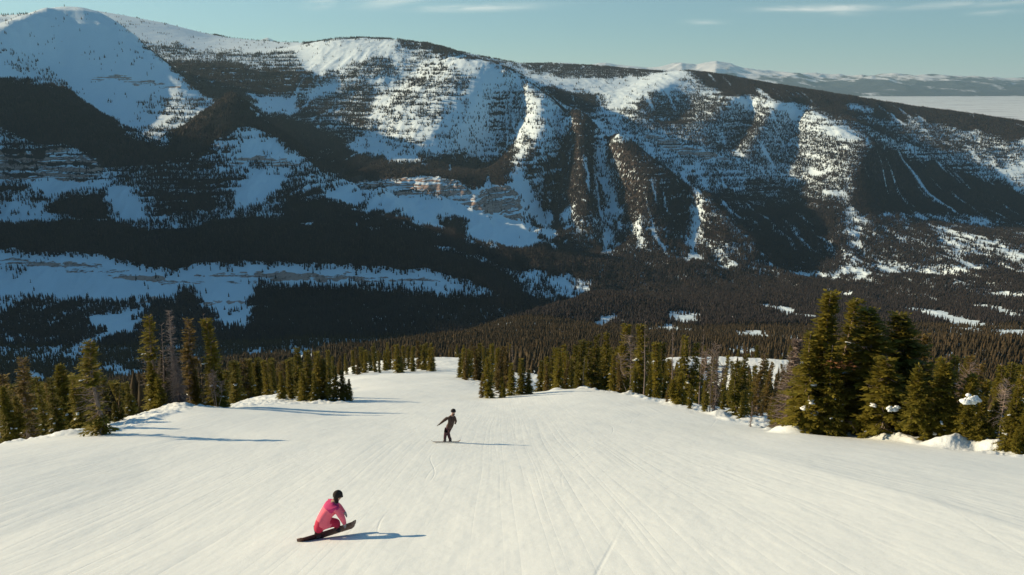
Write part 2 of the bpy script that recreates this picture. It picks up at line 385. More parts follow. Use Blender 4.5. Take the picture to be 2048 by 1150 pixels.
# snow piled round the tree feet along both edges of the piste: (column, row, distance, radius, height)
MOUNDS = [(1586, 848, 45, .9, .75), (1558, 845, 46, .5, .5), (1895, 880, 38, .9, .8), (1918, 880, 38.4, .6, .6), (1780, 872, 42, .8, .5), (1830, 878, 41, .9, .5), (1990, 893, 37, .8, .6),
          (1440, 822, 62, .9, .5), (1268, 786, 88, 1.0, .6), (1172, 774, 99, 1.0, .7), (1112, 778, 97, .8, .5), (1350, 800, 76, .8, .5), (1700, 868, 45, .8, .5), (1640, 862, 46, .7, .5),
          (350, 812, 62, 1.6, .5), (150, 870, 43, 1.6, .4), (640, 803, 79, 2.0, .4)]
for px, py, Y, r, h in MOUNDS:
    p = W(px, py, Y)
    d2 = ((XX - p[0]) ** 2 + (YY - p[1]) ** 2) / (r * r)
    ZZ += .7 * h * np.exp(-d2 ** 1.4)
# churned snow along the edges of the groomed run
def edge_mask(X, Y):
    px = 1024 + F_PX * (X / Y) / (CT - base_e(Y) * ST)
    l = np.interp(Y, [20, 36, 40, 43, 46, 55, 62, 66, 79, 100, 220, 400], [-900, -200, 60, 240, 300, 380, 430, 480, 720, 705, 660, 860])
    r = np.interp(Y, [20, 28, 33, 37, 42, 49, 58, 67, 82, 98, 140, 220, 400], [2900, 2300, 2010, 1860, 1760, 1520, 1430, 1360, 1260, 1150, 920, 905, 915])
    return np.maximum(smooth01((l - px) / 50), smooth01((px - r) / 40))
nearm = YY < 450
em = np.where(nearm, edge_mask(XX, YY), 1.0)
sub = slice(0, i450)
rough = fbm(XX[sub] / 1.3, YY[sub] / 1.6, 4, 41) * 0.32 + fbm(XX[sub] / .45, YY[sub] / .5, 2, 43) * .07
drift = 4 * em[sub] * (1 - em[sub]) * np.maximum(0, fbm(XX[sub] / 1.9, YY[sub] / 2.6, 3, 47) + .05) * .55
ZZ[sub] += drift * smooth01((YY[sub] - 15) / 20) * (YY[sub] < 110)
ZZ[sub] += rough * em[sub] * smooth01((YY[sub] - 10) / 25)

# ---- which ground carries forest, bare rock or open snow (surveyed off the photograph, edges broken by noise)
PX, PY = proj(XX, YY, ZZ)
wob = 15 * smooth01((YY - 400) / 800)
vly = 1 - smooth01((YY - 2300) / 600)
wx = np.where(YY < 2600, XX / 45, XX / 130); wy = np.where(YY < 2600, YY / 90, YY / 260)
QX = PX + wob * (1 + 1.5 * vly) * fbm(wx, wy, 4, 51); QY = PY + wob * (1 - .3 * vly) * fbm(wx, wy, 4, 61)
QX += wob * .35 * fbm(XX / 30, YY / 60, 2, 55); QY += wob * .35 * fbm(XX / 30, YY / 60, 2, 65)
FOR = np.full(XX.shape, 0.33, np.float32); ROCK = np.zeros(XX.shape, np.float32)
FOR[YY < 2900] = 0.95
FOR[(YY < 2900) & (XX > 0) & (YY > 1900)] = 0.86
FOR[(YY < 1900)] = 0.84
FOR[(YY < 3000) & (XX < 0) & (YY > 2450)] = 0.45
def paint(G, val, y0, y1, pts):
    P = np.array(pts, float); x0, ya = P.min(0); x1, yb = P.max(0)
    j0, j1 = np.searchsorted(L_, math.log(y0)), np.searchsorted(L_, math.log(y1))
    sl = slice(j0, j1)
    qx, qy = QX[sl], QY[sl]
    box = (qx >= x0) & (qx <= x1) & (qy >= ya) & (qy <= yb)
    ii = np.nonzero(box)
    x, y = qx[ii], qy[ii]
    ins = np.zeros(len(x), bool)
    for k in range(len(P)):
        (ax, ay), (bx, by) = P[k], P[(k + 1) % len(P)]
        if ay == by: continue
        c = (ay > y) != (by > y)
        ins ^= c & (x < (bx - ax) * (y - ay) / (by - ay) + ax)
    G[sl][ii[0][ins], ii[1][ins]] = val
M1, M2, M3 = (1300, 2480), (2480, 3480), (3400, 8950)
pf = lambda v, r, *pts: paint(FOR, v, r[0], r[1], pts)
pr = lambda v, r, *pts: paint(ROCK, v, r[0], r[1], pts)
# high left
pf(.03, M3, (-300, 0), (100, 0), (300, 20), (430, 70), (620, 85), (640, 100), (560, 105), (420, 100), (300, 90), (400, 190), (330, 205), (290, 275), (200, 235), (130, 190), (-300, 200))
pf(.35, (3500, 4600), (20, 95), (60, 115), (110, 150), (165, 200), (120, 200), (60, 150), (0, 125))
pf(.3, (3500, 4600), (270, 200), (370, 185), (400, 200), (330, 230), (290, 270), (275, 235))
pf(.36, (4600, 8000), (270, 80), (420, 100), (600, 112), (650, 150), (560, 145), (400, 135), (300, 115))
pf(.9, (3500, 6000), (330, 120), (480, 132), (620, 148), (720, 165), (640, 185), (600, 200), (560, 235), (450, 215), (390, 180), (345, 150))
pf(.03, (3400, 6000), (498, 188), (590, 196), (690, 222), (590, 238), (515, 228))
pf(.93, (3400, 6000), (392, 180), (455, 195), (560, 238), (640, 250), (740, 268), (700, 300), (840, 332), (860, 350), (700, 370), (600, 310), (500, 240))
pf(.1, (3400, 6000), (690, 285), (740, 270), (850, 318), (790, 322), (720, 305))
pf(1, (2600, 3560), (-300, 150), (0, 160), (130, 176), (250, 255), (320, 298), (352, 332), (330, 350), (230, 332), (100, 292), (0, 262), (-300, 250))
pf(.72, (2480, 3100), (0, 262), (230, 334), (400, 332), (430, 440), (0, 440))
pf(.0, (2480, 3100), (60, 352), (150, 362), (232, 366), (290, 402), (290, 442), (240, 436), (215, 392), (160, 386), (100, 396), (60, 382))
pf(1, (2480, 3000), (95, 392), (215, 386), (218, 442), (120, 432))
pf(.12, (2480, 2900), (0, 402), (90, 410), (110, 440), (0, 450))
pf(1, (2900, 3600), (455, 186), (525, 235), (640, 322), (705, 358), (640, 345), (570, 300), (520, 268), (480, 258), (430, 290), (380, 310), (330, 322), (300, 314), (345, 266), (400, 213))
pf(.6, (2600, 3450), (440, 292), (500, 256), (560, 282), (650, 345), (640, 440), (430, 440))
pf(.12, (2600, 3450), (480, 262), (560, 286), (620, 325), (500, 320), (460, 300))
pf(.02, (2600, 3450), (500, 340), (575, 338), (560, 382), (520, 402), (470, 425), (468, 382))
pf(.88, (2600, 3450), (300, 322), (430, 292), (440, 440), (310, 440))
pf(1, (2480, 3200), (580, 395), (640, 400), (720, 432), (860, 460), (940, 492), (1120, 494), (1200, 530), (1150, 600), (1010, 590), (900, 500), (720, 450), (560, 446))
pf(.02, (2800, 3450), (640, 378), (760, 388), (800, 384), (900, 402), (1000, 432), (1060, 458), (1115, 470), (1060, 496), (1000, 500), (945, 482), (935, 442), (880, 462), (850, 442), (780, 420), (660, 400))
pf(.9, (2600, 3450), (868, 432), (905, 430), (940, 445), (930, 490), (900, 470))
# centre mountain
pf(.04, (4600, 8900), (590, 98), (660, 78), (795, 78), (830, 90), (700, 130), (640, 160), (600, 130))
pf(.9, (5200, 6600), (800, 80), (905, 98), (925, 112), (870, 112), (850, 100), (792, 96))
pf(.75, (4700, 6200), (690, 130), (745, 115), (795, 122), (785, 148), (700, 152))
pf(.8, (4300, 5600), (600, 168), (690, 158), (770, 168), (740, 210), (735, 262), (700, 285), (640, 262), (590, 225))
pf(.06, (4300, 6000), (610, 200), (650, 170), (720, 160), (640, 200))
pf(.45, (4000, 5600), (850, 130), (985, 135), (960, 195), (890, 250), (810, 230), (770, 260), (740, 250), (800, 190))
pf(.05, (4000, 5600), (905, 116), (990, 132), (1045, 160), (990, 165), (940, 200), (860, 290), (830, 305), (870, 250), (930, 185), (955, 150), (880, 130))
pf(.72, (4000, 5400), (1000, 150), (1040, 160), (1062, 240), (1055, 300), (990, 300), (975, 210))
pf(.35, (3600, 5000), (900, 250), (985, 215), (980, 300), (900, 310), (850, 320))
pf(.97, (3400, 4500), (900, 305), (1030, 305), (1030, 345), (1000, 372), (930, 372), (830, 345), (860, 320))
pf(.90, (3050, 4700), (1100, 300), (1150, 240), (1205, 255), (1300, 325), (1400, 390), (1560, 550), (1480, 545), (1120, 505), (1075, 400), (1095, 340))
pf(.97, (3400, 5000), (1085, 190), (1135, 205), (1205, 245), (1280, 300), (1300, 330), (1200, 262), (1120, 225))
pf(.85, (3000, 4700), (1040, 300), (1100, 300), (1095, 340), (1078, 400), (1125, 508), (1100, 500), (1058, 440), (1045, 400))
pf(.8, (2950, 3400), (1110, 440), (1300, 450), (1470, 480), (1540, 545), (1380, 530), (1180, 520))
pf(.6, (3100, 3600), (1110, 430), (1190, 436), (1320, 450), (1320, 462), (1190, 450), (1110, 445))
for g in (((1036, 250), (1052, 250), (1046, 350), (1078, 402), (1118, 475), (1098, 485), (1050, 425), (1026, 350)), ((1196, 262), (1211, 262), (1206, 340), (1224, 402), (1224, 514), (1203, 514), (1210, 402), (1192, 330)),
          ((1382, 420), (1396, 420), (1398, 526), (1350, 528), (1380, 500)), ((1130, 420), (1140, 420), (1136, 470), (1126, 470)), ((1270, 440), (1278, 440), (1285, 500), (1275, 500))):
    pf(.02, (2950, 4900), *g)
pf(.3, (2300, 2750), (1020, 540), (1110, 545), (1190, 560), (1150, 610), (1130, 620), (1080, 600), (1030, 570))
# right hand range
pf(.04, (5200, 8950), (1040, 140), (1375, 138), (1360, 165), (1300, 195), (1210, 222), (1190, 190), (1050, 165))
pf(.75, (7300, 8950), (1060, 126), (1200, 130), (1335, 143), (1250, 158), (1130, 155), (1060, 145))
pf(.9, (5000, 6500), (1090, 175), (1200, 190), (1210, 210), (1180, 225), (1120, 205))
pf(.97, (5600, 8500), (1372, 136), (1700, 186), (2048, 242), (2400, 310), (2400, 380), (2048, 285), (1850, 245), (1700, 235), (1560, 205), (1450, 192), (1400, 165))
pf(.70, (4300, 6900), (1300, 185), (1440, 190), (1640, 250), (1745, 290), (1705, 400), (1500, 345), (1285, 285), (1240, 240))
pf(.78, (5000, 6600), (1450, 205), (1540, 215), (1500, 280), (1440, 290), (1420, 250))
pf(.8, (5000, 6600), (1310, 205), (1370, 180), (1380, 240), (1300, 260))
pf(.5, (4600, 5400), (1500, 335), (1720, 330), (1710, 400), (1560, 385))
pf(.02, (5300, 6900), (1458, 196), (1530, 194), (1605, 222), (1600, 238), (1530, 212), (1455, 216))
pf(.02, (5000, 6000), (1636, 250), (1700, 262), (1745, 285), (1720, 292), (1650, 268))
pf(.02, (5600, 6800), (1690, 210), (1740, 216), (1740, 226), (1690, 220))
pf(.97, (3900, 5600), (1742, 288), (1850, 308), (2048, 384), (2300, 460), (2300, 520), (2048, 450), (1900, 425), (1720, 430), (1695, 400), (1722, 330))
pf(.75, (5000, 6400), (1650, 225), (1800, 240), (2048, 290), (2300, 350), (2300, 450), (2048, 384), (1750, 290))
pf(.3, (5000, 5700), (1980, 340), (2048, 320), (2300, 380), (2300, 440), (2048, 384))
pf(.72, (3000, 4500), (1690, 430), (2300, 470), (2300, 540), (1690, 530))
pf(.25, (3000, 4300), (1860, 455), (2048, 490), (2048, 525), (1960, 510), (1900, 520), (1880, 480))
pf(.35, (3100, 4300), (1690, 440), (1730, 430), (1725, 535), (1690, 535))
pf(.88, (3000, 5000), (1285, 285), (1500, 350), (1690, 400), (1690, 545), (1560, 545), (1450, 430), (1300, 325))
pf(.5, (3400, 5000), (1310, 285), (1420, 330), (1500, 350), (1480, 385), (1400, 375), (1320, 330))
pf(.95, (3000, 4300), (1500, 420), (1600, 410), (1680, 440), (1600, 520), (1540, 500))
# near bench
pf(1, (1950, 2480), (-300, 455), (0, 455), (130, 430), (400, 450), (480, 438), (720, 450), (880, 500), (950, 538), (1015, 592), (930, 552), (850, 543), (700, 534), (560, 528), (420, 528), (340, 542), (200, 512), (0, 500), (-300, 510))
pf(.12, (1900, 2300), (-300, 505), (0, 503), (200, 515), (340, 545), (420, 530), (560, 530), (700, 535), (850, 545), (930, 560), (960, 585), (850, 574), (700, 570), (420, 575), (340, 580), (-300, 550))
pf(.02, (1500, 2120), (-300, 530), (200, 552), (345, 577), (350, 600), (160, 602), (-300, 590))
pf(.02, (1500, 2120), (390, 572), (500, 574), (506, 640), (482, 665), (440, 652), (400, 602))
pf(.55, (1350, 1950), (-300, 590), (0, 592), (300, 600), (290, 652), (200, 692), (100, 752), (-300, 770))
pf(.05, (1400, 1950), (190, 632), (300, 612), (280, 655), (200, 672), (180, 650))
pf(.3, (1900, 2040), (700, 560), (940, 572), (1000, 590), (900, 592), (720, 575))
# rock
pr(1, (2800, 3050), (0, 300), (100, 296), (212, 322), (205, 354), (120, 364), (-300, 352), (-300, 300))
pr(.8, (2900, 3500), (455, 318), (560, 314), (650, 346), (560, 334), (450, 330))
pr(.9, (3250, 3700), (640, 350), (705, 350), (900, 360), (940, 376), (1040, 412), (1035, 444), (950, 420), (900, 396), (760, 386), (650, 372))
pr(.9, (3800, 4500), (180, 150), (262, 152), (345, 167), (372, 180), (300, 173), (190, 160))
pr(.9, (3800, 4500), (90, 126), (170, 131), (170, 136), (90, 132))
pr(1, (3350, 4100), (962, 380), (1020, 366), (1042, 390), (1042, 446), (1000, 432), (960, 412))
pr(.9, (5000, 5400), (1290, 262), (1400, 296), (1465, 325), (1465, 338), (1400, 316), (1290, 280))
pr(.85, (1900, 2200), (-300, 512), (0, 514), (200, 528), (340, 560), (420, 543), (560, 542), (700, 547), (850, 554), (920, 572), (850, 568), (700, 563), (560, 563), (420, 567), (340, 574), (200, 549), (0, 536), (-300, 540))
pr(.7, (1650, 2000), (-300, 592), (150, 596), (330, 598), (500, 604), (500, 610), (330, 606), (150, 603), (-300, 600))
# openings in the valley forest
for g in (((1192, 652), (1200, 634), (1242, 630), (1240, 648)), ((1330, 640), (1345, 626), (1402, 628), (1408, 646), (1380, 650)), ((1505, 612), (1560, 614), (1640, 634), (1640, 640), (1560, 626)),
          ((1465, 664), (1500, 666), (1560, 674), (1600, 672), (1595, 684), (1500, 680)), ((1790, 582), (1880, 600), (2048, 628), (2300, 660), (2300, 680), (2048, 645), (1980, 626), (1900, 612)),
          ((1820, 612), (1900, 628), (1960, 648), (1960, 656), (1900, 650), (1830, 632)), ((1690, 588), (1790, 600), (1790, 606), (1690, 596)), ((1440, 700), (1520, 702), (1520, 712), (1440, 708)), ((1900, 565), (2048, 590), (2048, 598), (1900, 574)), ((1290, 655), (1330, 650), (1380, 658), (1340, 664)), ((1700, 548), (1730, 548), (1750, 556), (1710, 554)),
          ((1920, 640), (2048, 660), (2048, 668), (1960, 656)), ((560, 712), (590, 702), (640, 712), (600, 722)), ((505, 706), (535, 706), (535, 716), (505, 714)), ((200, 740), (280, 738), (300, 748), (220, 752))):
    c_ = np.mean(g, 0); pf(.08, (600, 2900), *[(c_[0] + (x - c_[0]) * 1.08, y + (3.5 if y > c_[1] else -3.5)) for k_, (x, y) in enumerate(g)])
pf(0, (450, 1500), (30, 745), (60, 745), (100, 760), (60, 765))
# open ground by the run
FOR[YY < 450] = 0
def blur(G, k):
    for ax in (0, 1):
        c = np.cumsum(np.pad(G, [(k + 1, k) if a == ax else (0, 0) for a in (0, 1)], mode='edge'), axis=ax, dtype=np.float64)
        n = G.shape[ax]
        hi = np.take(c, np.arange(2 * k + 1, 2 * k + 1 + n), axis=ax); lo = np.take(c, np.arange(0, n), axis=ax)
        G = ((hi - lo) / (2 * k + 1)).astype(np.float32)
    return G
FOR = blur(blur(FOR, 3), 2)
ROCK = blur(ROCK, 1)
gul = fbm(XX / 70 + .3 * fbm(XX / 160, YY / 300, 2, 7), YY / 1100, 3, 13, .6)
FOR = FOR - mt * .30 * smooth01((.055 - np.abs(perlin(XX / 500 + .4 * perlin(XX / 90, YY / 90, 23), ZZ / 21, 29))) / .04) * (FOR > .3) * (FOR < .93) * smooth01((YY - 2900) / 300)   # snowy ledges
FOR = FOR + mt * np.where(XX < 150, .95, .42) * fbm(XX / 240 + .5 * perlin(XX / 60, YY / 60, 35), ZZ / 12, 2, 33) * (FOR > .15) * (FOR < .88) * smooth01((YY - 2500) / 300)   # trees in rows on the ledges
FOR = FOR - mt * .8 * smooth01((np.abs(gul) - .30) / .25) * (FOR > .3) * smooth01((YY - 2900) / 300) * (PX > 560)
FOR[YY < 450] = 0
# steep noisy cliffs get their steps
ZZ += ROCK * mt * (np.abs(fbm(XX / 45, YY / 45, 3, 71)) * 14 - 3)

def clump(X, Y, Z, s=60., seed=81):
    n = fbm(X / s, Y / (s * 2.6), 4, seed, .65) * .75 + fbm(X / 150, Z / 13, 3, seed + 5, .6) * .55   # clumps, strung out along the ledges
    return np.clip(.5 + n * 1.15, 0, 1)
CL = clump(XX, YY, ZZ)
FAC = smooth01((FOR - .72) / .25) * smooth01((FOR * 1.2 - CL) / .3 + .3)            # forest cover after clumping
FAC[YY < 450] = 0

# ---- ground material: snow, rock, forest floor
m_ground, nt, bs = new_mat('snowy_mountain_ground')
g = NT(nt)
geo = g.n('ShaderNodeNewGeometry'); pos = geo.outputs['Position']
n1 = g.noise(g.scaled(pos, (.02, .006, .02)), 1.0, 6, .6)
n2 = g.noise(g.scaled(pos, (.05, .05, .25)), 1.0, 5, .65)
band = g.noise(g.scaled(pos, (.004, .004, .10)), 1.0, 4, .6)
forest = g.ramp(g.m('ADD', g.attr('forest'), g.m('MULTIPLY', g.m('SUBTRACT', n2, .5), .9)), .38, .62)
sepn = g.n('ShaderNodeSeparateXYZ'); g.l(geo.outputs['Normal'], sepn.inputs[0])
steep = g.ramp(sepn.outputs[2], .70, .50)
rockf = g.ramp(g.m('ADD', g.m('ADD', g.m('MULTIPLY', g.attr('rock'), .55), g.m('MULTIPLY', steep, .14)), g.m('MULTIPLY', g.m('SUBTRACT', g.m('ADD', g.m('MULTIPLY', band, .72), g.m('MULTIPLY', n2, .28)), .5), 2.1)), .40, .50)
snowc = g.mix(n1, (.63, .79, .86), (.70, .85, .92))
crack = g.noise(g.scaled(pos, (.11, .11, .012)), 1.0, 4, .7)
rockc = g.mix(g.ramp(g.m('ADD', g.m('MULTIPLY', band, .5), g.m('MULTIPLY', crack, .5)), .42, .58), (.13, .09, .075), (.44, .33, .27))
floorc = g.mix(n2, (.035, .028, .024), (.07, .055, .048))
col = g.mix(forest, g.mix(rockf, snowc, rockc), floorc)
g.l(col, bs.inputs['Base Color'])
bs.inputs['Roughness'].default_value = .8
bs.inputs['Specular IOR Level'].default_value = .15
bmp = g.n('ShaderNodeBump'); bmp.inputs['Strength'].default_value = .5; bmp.inputs['Distance'].default_value = 3.0
g.l(g.m('ADD', n2, g.m('MULTIPLY', n1, 1.2)), bmp.inputs['Height']); g.l(bmp.outputs[0], bs.inputs['Normal'])

# ---- piste snow: corduroy and board tracks running down the fall line, churned snow at the edges
m_piste, nt, bs = new_mat('groomed_snow')
g = NT(nt)
geo = g.n('ShaderNodeNewGeometry'); pos = geo.outputs['Position']
churn = g.attr('churn')
warp = g.noise(g.scaled(pos, (.05, .02, 0)), 1.0, 2)
sp_ = g.n('ShaderNodeSeparateXYZ'); g.l(pos, sp_.inputs[0])
xw = g.m('ADD', g.m('ADD', sp_.outputs[0], g.m('MULTIPLY', warp, 1.6)), g.m('MULTIPLY', sp_.outputs[1], .01))
cmb = g.n('ShaderNodeCombineXYZ'); g.l(xw, cmb.inputs[0]); g.l(g.m('MULTIPLY', sp_.outputs[1], .010), cmb.inputs[1])
lines1 = g.noise(cmb.outputs[0], 2.6, 3, .6)
fine = g.m('POWER', g.m('ABSOLUTE', g.m('SUBTRACT', g.m('MULTIPLY', g.noise(cmb.outputs[0], 2.0, 1, .5), 2.0), 1.0)), .35)   # narrow ruts where the noise crosses its mean
patch = g.ramp(g.noise(g.scaled(pos, (.10, .035, .0)), 1.0, 4), .35, .65)
soft = g.noise(g.scaled(pos, (.35, .12, .2)), 1.0, 4, .6)
grain = g.noise(g.scaled(pos, (3.0, 2.2, 3.0)), 1.0, 5, .7)
cord = g.m('MULTIPLY', g.m('SINE', g.m('MULTIPLY', xw, 31.0)), .0003)
h = g.m('ADD', g.m('MULTIPLY', fine, g.m('ADD', g.m('MULTIPLY', patch, .019), .003)), g.m('MULTIPLY', lines1, g.m('ADD', g.m('MULTIPLY', patch, .012), .003)))
h = g.m('ADD', h, cord)
for x0_, am, kk, ph, wd in ((-1.5, 1.6, .16, .4, .07), (4.0, 2.4, .12, 2.0, .06), (9.5, 1.8, .15, 4.1, .06), (-8.0, 2.0, .13, 1.2, .06), (1.5, 3.2, .085, 5.2, .07), (-3.2, .35, .5, 1.0, .05), (14., 3., .11, .6, .07)):
    cx_ = g.m('ADD', g.m('MULTIPLY', g.m('SINE', g.m('ADD', g.m('MULTIPLY', sp_.outputs[1], kk), ph)), am), x0_)
    dd = g.m('ABSOLUTE', g.m('SUBTRACT', sp_.outputs[0], cx_))
    h = g.m('ADD', h, g.m('MULTIPLY', g.ramp(dd, 0.0, wd), g.m('MULTIPLY', g.ramp(g.noise(g.scaled(pos, (.2, .12, 0), (x0_, 0, 0)), 1.0, 1), .45, .62), .009)))
h = g.m('MULTIPLY', h, g.m('SUBTRACT', 1.0, churn))
h = g.m('ADD', h, g.m('MULTIPLY', soft, .16))
h = g.m('ADD', h, g.m('MULTIPLY', grain, g.m('ADD', g.m('MULTIPLY', churn, .10), .018)))
bmp = g.n('ShaderNodeBump'); bmp.inputs['Strength'].default_value = .6; bmp.inputs['Distance'].default_value = 1.0
g.l(h, bmp.inputs['Height']); g.l(bmp.outputs[0], bs.inputs['Normal'])
tone = g.noise(g.scaled(pos, (.25, .05, .0)), 1.0, 5, .6)
g.l(g.mix(tone, (.715, .80, .81), (.765, .85, .86)), bs.inputs['Base Color'])
bs.inputs['Roughness'].default_value = .65
bs.inputs['Specular IOR Level'].default_value = .2

def grid_object(name, j0, j1, mat, label, at):
    X, Y, Z = XX[j0:j1], YY[j0:j1], ZZ[j0:j1]
    co = np.stack([X, Y, Z], -1).reshape(-1, 3)
    nj = j1 - j0
    ii = np.arange((nj - 1) * NA).reshape(nj - 1, NA)[:, :-1].ravel()
    fc = np.stack([ii, ii + 1, ii + NA + 1, ii + NA], 1)
    me = np_mesh(name, co, fc, [mat], True)
    for k, G in at.items(): attr(me, k, G[j0:j1])
    o = link(D.objects.new(name, me))
    tag(o, label, kind='structure')
    return o
grid_object('snow_slope', 0, i450 + 1, m_piste, 'groomed white ski run dropping away between snowy shoulders', {'churn': np.clip(em, 0, 1)})
grid_object('valley_ground', i450, i1500 + 1, m_ground, 'forested snowy ground falling into the valley', {'forest': FAC, 'rock': ROCK})
grid_object('mountains', i1500, NL, m_ground, 'snowy mountains with cliffs and forested ribs across the canyon', {'forest': FAC, 'rock': ROCK})
def ground(X, Y):
    return bil(A_, L_, ZZ, np.asarray(X) / np.asarray(Y), np.log(np.asarray(Y)))

# ---- plain and the far range beyond it
m_plain, nt, bs = new_mat('snowy_farmland')
g = NT(nt)
geo = g.n('ShaderNodeNewGeometry'); pos = geo.outputs['Position']
pn = g.noise(g.scaled(pos, (.0006, .0025, 0)), 1.0, 6, .65)
pn2 = g.noise(g.scaled(pos, (.004, .006, 0)), 1.0, 4, .6)
g.l(g.mix(g.ramp(g.m('ADD', pn, g.m('MULTIPLY', pn2, .4)), .70, .92), (.74, .82, .84), (.34, .38, .42)), bs.inputs['Base Color'])
bs.inputs['Roughness'].default_value = .9
me = np_mesh('plain', [(-60000, 8000, -790), (90000, 8000, -790), (90000, 34000, -790), (-60000, 34000, -790)], [(0, 1, 2, 3)], [m_plain])
tag(link(D.objects.new('plain', me)), 'wide snow covered farm plain beyond the last forested ridge', kind='structure')

m_far, nt, bs = new_mat('far_range_ground')
g = NT(nt)
geo = g.n('ShaderNodeNewGeometry'); pos = geo.outputs['Position']
fn = g.noise(g.scaled(pos, (.0009, .0004, .002)), 1.0, 7, .65)
sepp = g.n('ShaderNodeSeparateXYZ'); g.l(pos, sepp.inputs[0])
hgt = g.ramp(sepp.outputs[2], -700, 500)
fsn = g.ramp(g.m('ADD', fn, g.m('MULTIPLY', hgt, .30)), .585, .69)
g.l(g.mix(fsn, (.045, .06, .075), (.76, .82, .86)), bs.inputs['Base Color'])
bs.inputs['Roughness'].default_value = .9
fa = np.linspace(-.55, 1.0, 900); fy = np.linspace(30000, 47000, 120)
FA, FY = np.meshgrid(fa, fy); FX = FA * FY
skyl = np.interp(FA, [(x - 1024) / 1700 for x in (-200, 480, 530, 580, 900, 1050, 1130, 1180, 1215, 1260, 1300, 1340, 1370, 1400, 1440, 1470, 1500, 1560, 1640, 1720, 1800, 1900, 1980, 2048, 2500)],
                 [(150.4 - y) / F_PX for y in (130, 98, 84, 98, 120, 130, 130, 133, 127, 134, 138, 134, 128, 134, 124, 131, 140, 145, 149, 153, 149, 152, 155, 158, 165)])
t_ = (FY - 30000) / 12500
prof = np.where(t_ < 1, smooth01(t_) ** .8, 1 - .6 * smooth01((t_ - 1) * 2.5))
top = skyl * 42500
FZ = -795 + (top + 795) * prof
FZ += smooth01(t_ * 2) * fbm(FX / 3200, FY / 4200, 6, 91, .55, ridged=True) * 240 - 110
ii = np.arange(119 * 900).reshape(119, 900)[:, :-1].ravel()
me = np_mesh('far_range', np.stack([FX, FY, FZ], -1).reshape(-1, 3), np.stack([ii, ii + 1, ii + 901, ii + 900], 1), [m_far], True)
tag(link(D.objects.new('far_range', me)), 'hazy blue mountain range on the horizon beyond the plain', kind='structure')
# ------------------------------------------------------------------ foliage materials
def foliage_mat(name, c0, c1, rough=.75, trans=.35):
    m, nt, b = new_mat(name); g = NT(nt)
    oi = g.n('ShaderNodeObjectInfo')
    geo = g.n('ShaderNodeNewGeometry')
    n = g.noise(g.scaled(geo.outputs['Position'], (1.7, 1.7, 1.7)), 1.0, 3)
    f = g.m('ADD', g.m('MULTIPLY', n, .9), g.m('MULTIPLY', g.m('SUBTRACT', oi.outputs['Random'], .5), .5), clamp=True)
    c = g.mix(f, c0, c1)
    g.l(c, b.inputs['Base Color'])
    b.inputs['Roughness'].default_value = rough
    b.inputs['Specular IOR Level'].default_value = .2
    tr = g.n('ShaderNodeBsdfTranslucent'); g.l(c, tr.inputs[0])
    mx = g.n('ShaderNodeMixShader'); mx.inputs[0].default_value = trans
    g.l(b.outputs[0], mx.inputs[1]); g.l(tr.outputs[0], mx.inputs[2])
    out = [x for x in nt.nodes if x.type == 'OUTPUT_MATERIAL'][0]
    g.l(mx.outputs[0], out.inputs[0])
    return m
m_needle = foliage_mat('conifer_needles', (.080, .084, .014), (.29, .24, .030))
m_needle_dull = foliage_mat('dull_conifer_needles', (.085, .070, .022), (.24, .175, .048))
m_twig = foliage_mat('bare_grey_twigs', (.16, .125, .11), (.30, .245, .215), trans=0)
m_rusty = foliage_mat('rusty_dead_needles', (.16, .07, .03), (.24, .11, .045))
m_bark, nt, b = new_mat('grey_brown_bark'); g = NT(nt)
geo = g.n('ShaderNodeNewGeometry')
n = g.noise(g.scaled(geo.outputs['Position'], (9, 9, 2)), 1.0, 4)
g.l(g.mix(n, (.10, .075, .06), (.27, .22, .19)), b.inputs['Base Color']); b.inputs['Roughness'].default_value = .9
m_snowcap, nt, b = new_mat('clinging_snow'); g = NT(nt)
geo = g.n('ShaderNodeNewGeometry')
n = g.noise(geo.outputs['Position'], 6.0, 4)
g.l(g.mix(n, (.74, .82, .84), (.78, .86, .88)), b.inputs['Base Color']); b.inputs['Roughness'].default_value = .7
bm_ = g.n('ShaderNodeBump'); bm_.inputs['Distance'].default_value = .15; g.l(n, bm_.inputs['Height']); g.l(bm_.outputs[0], b.inputs['Normal'])

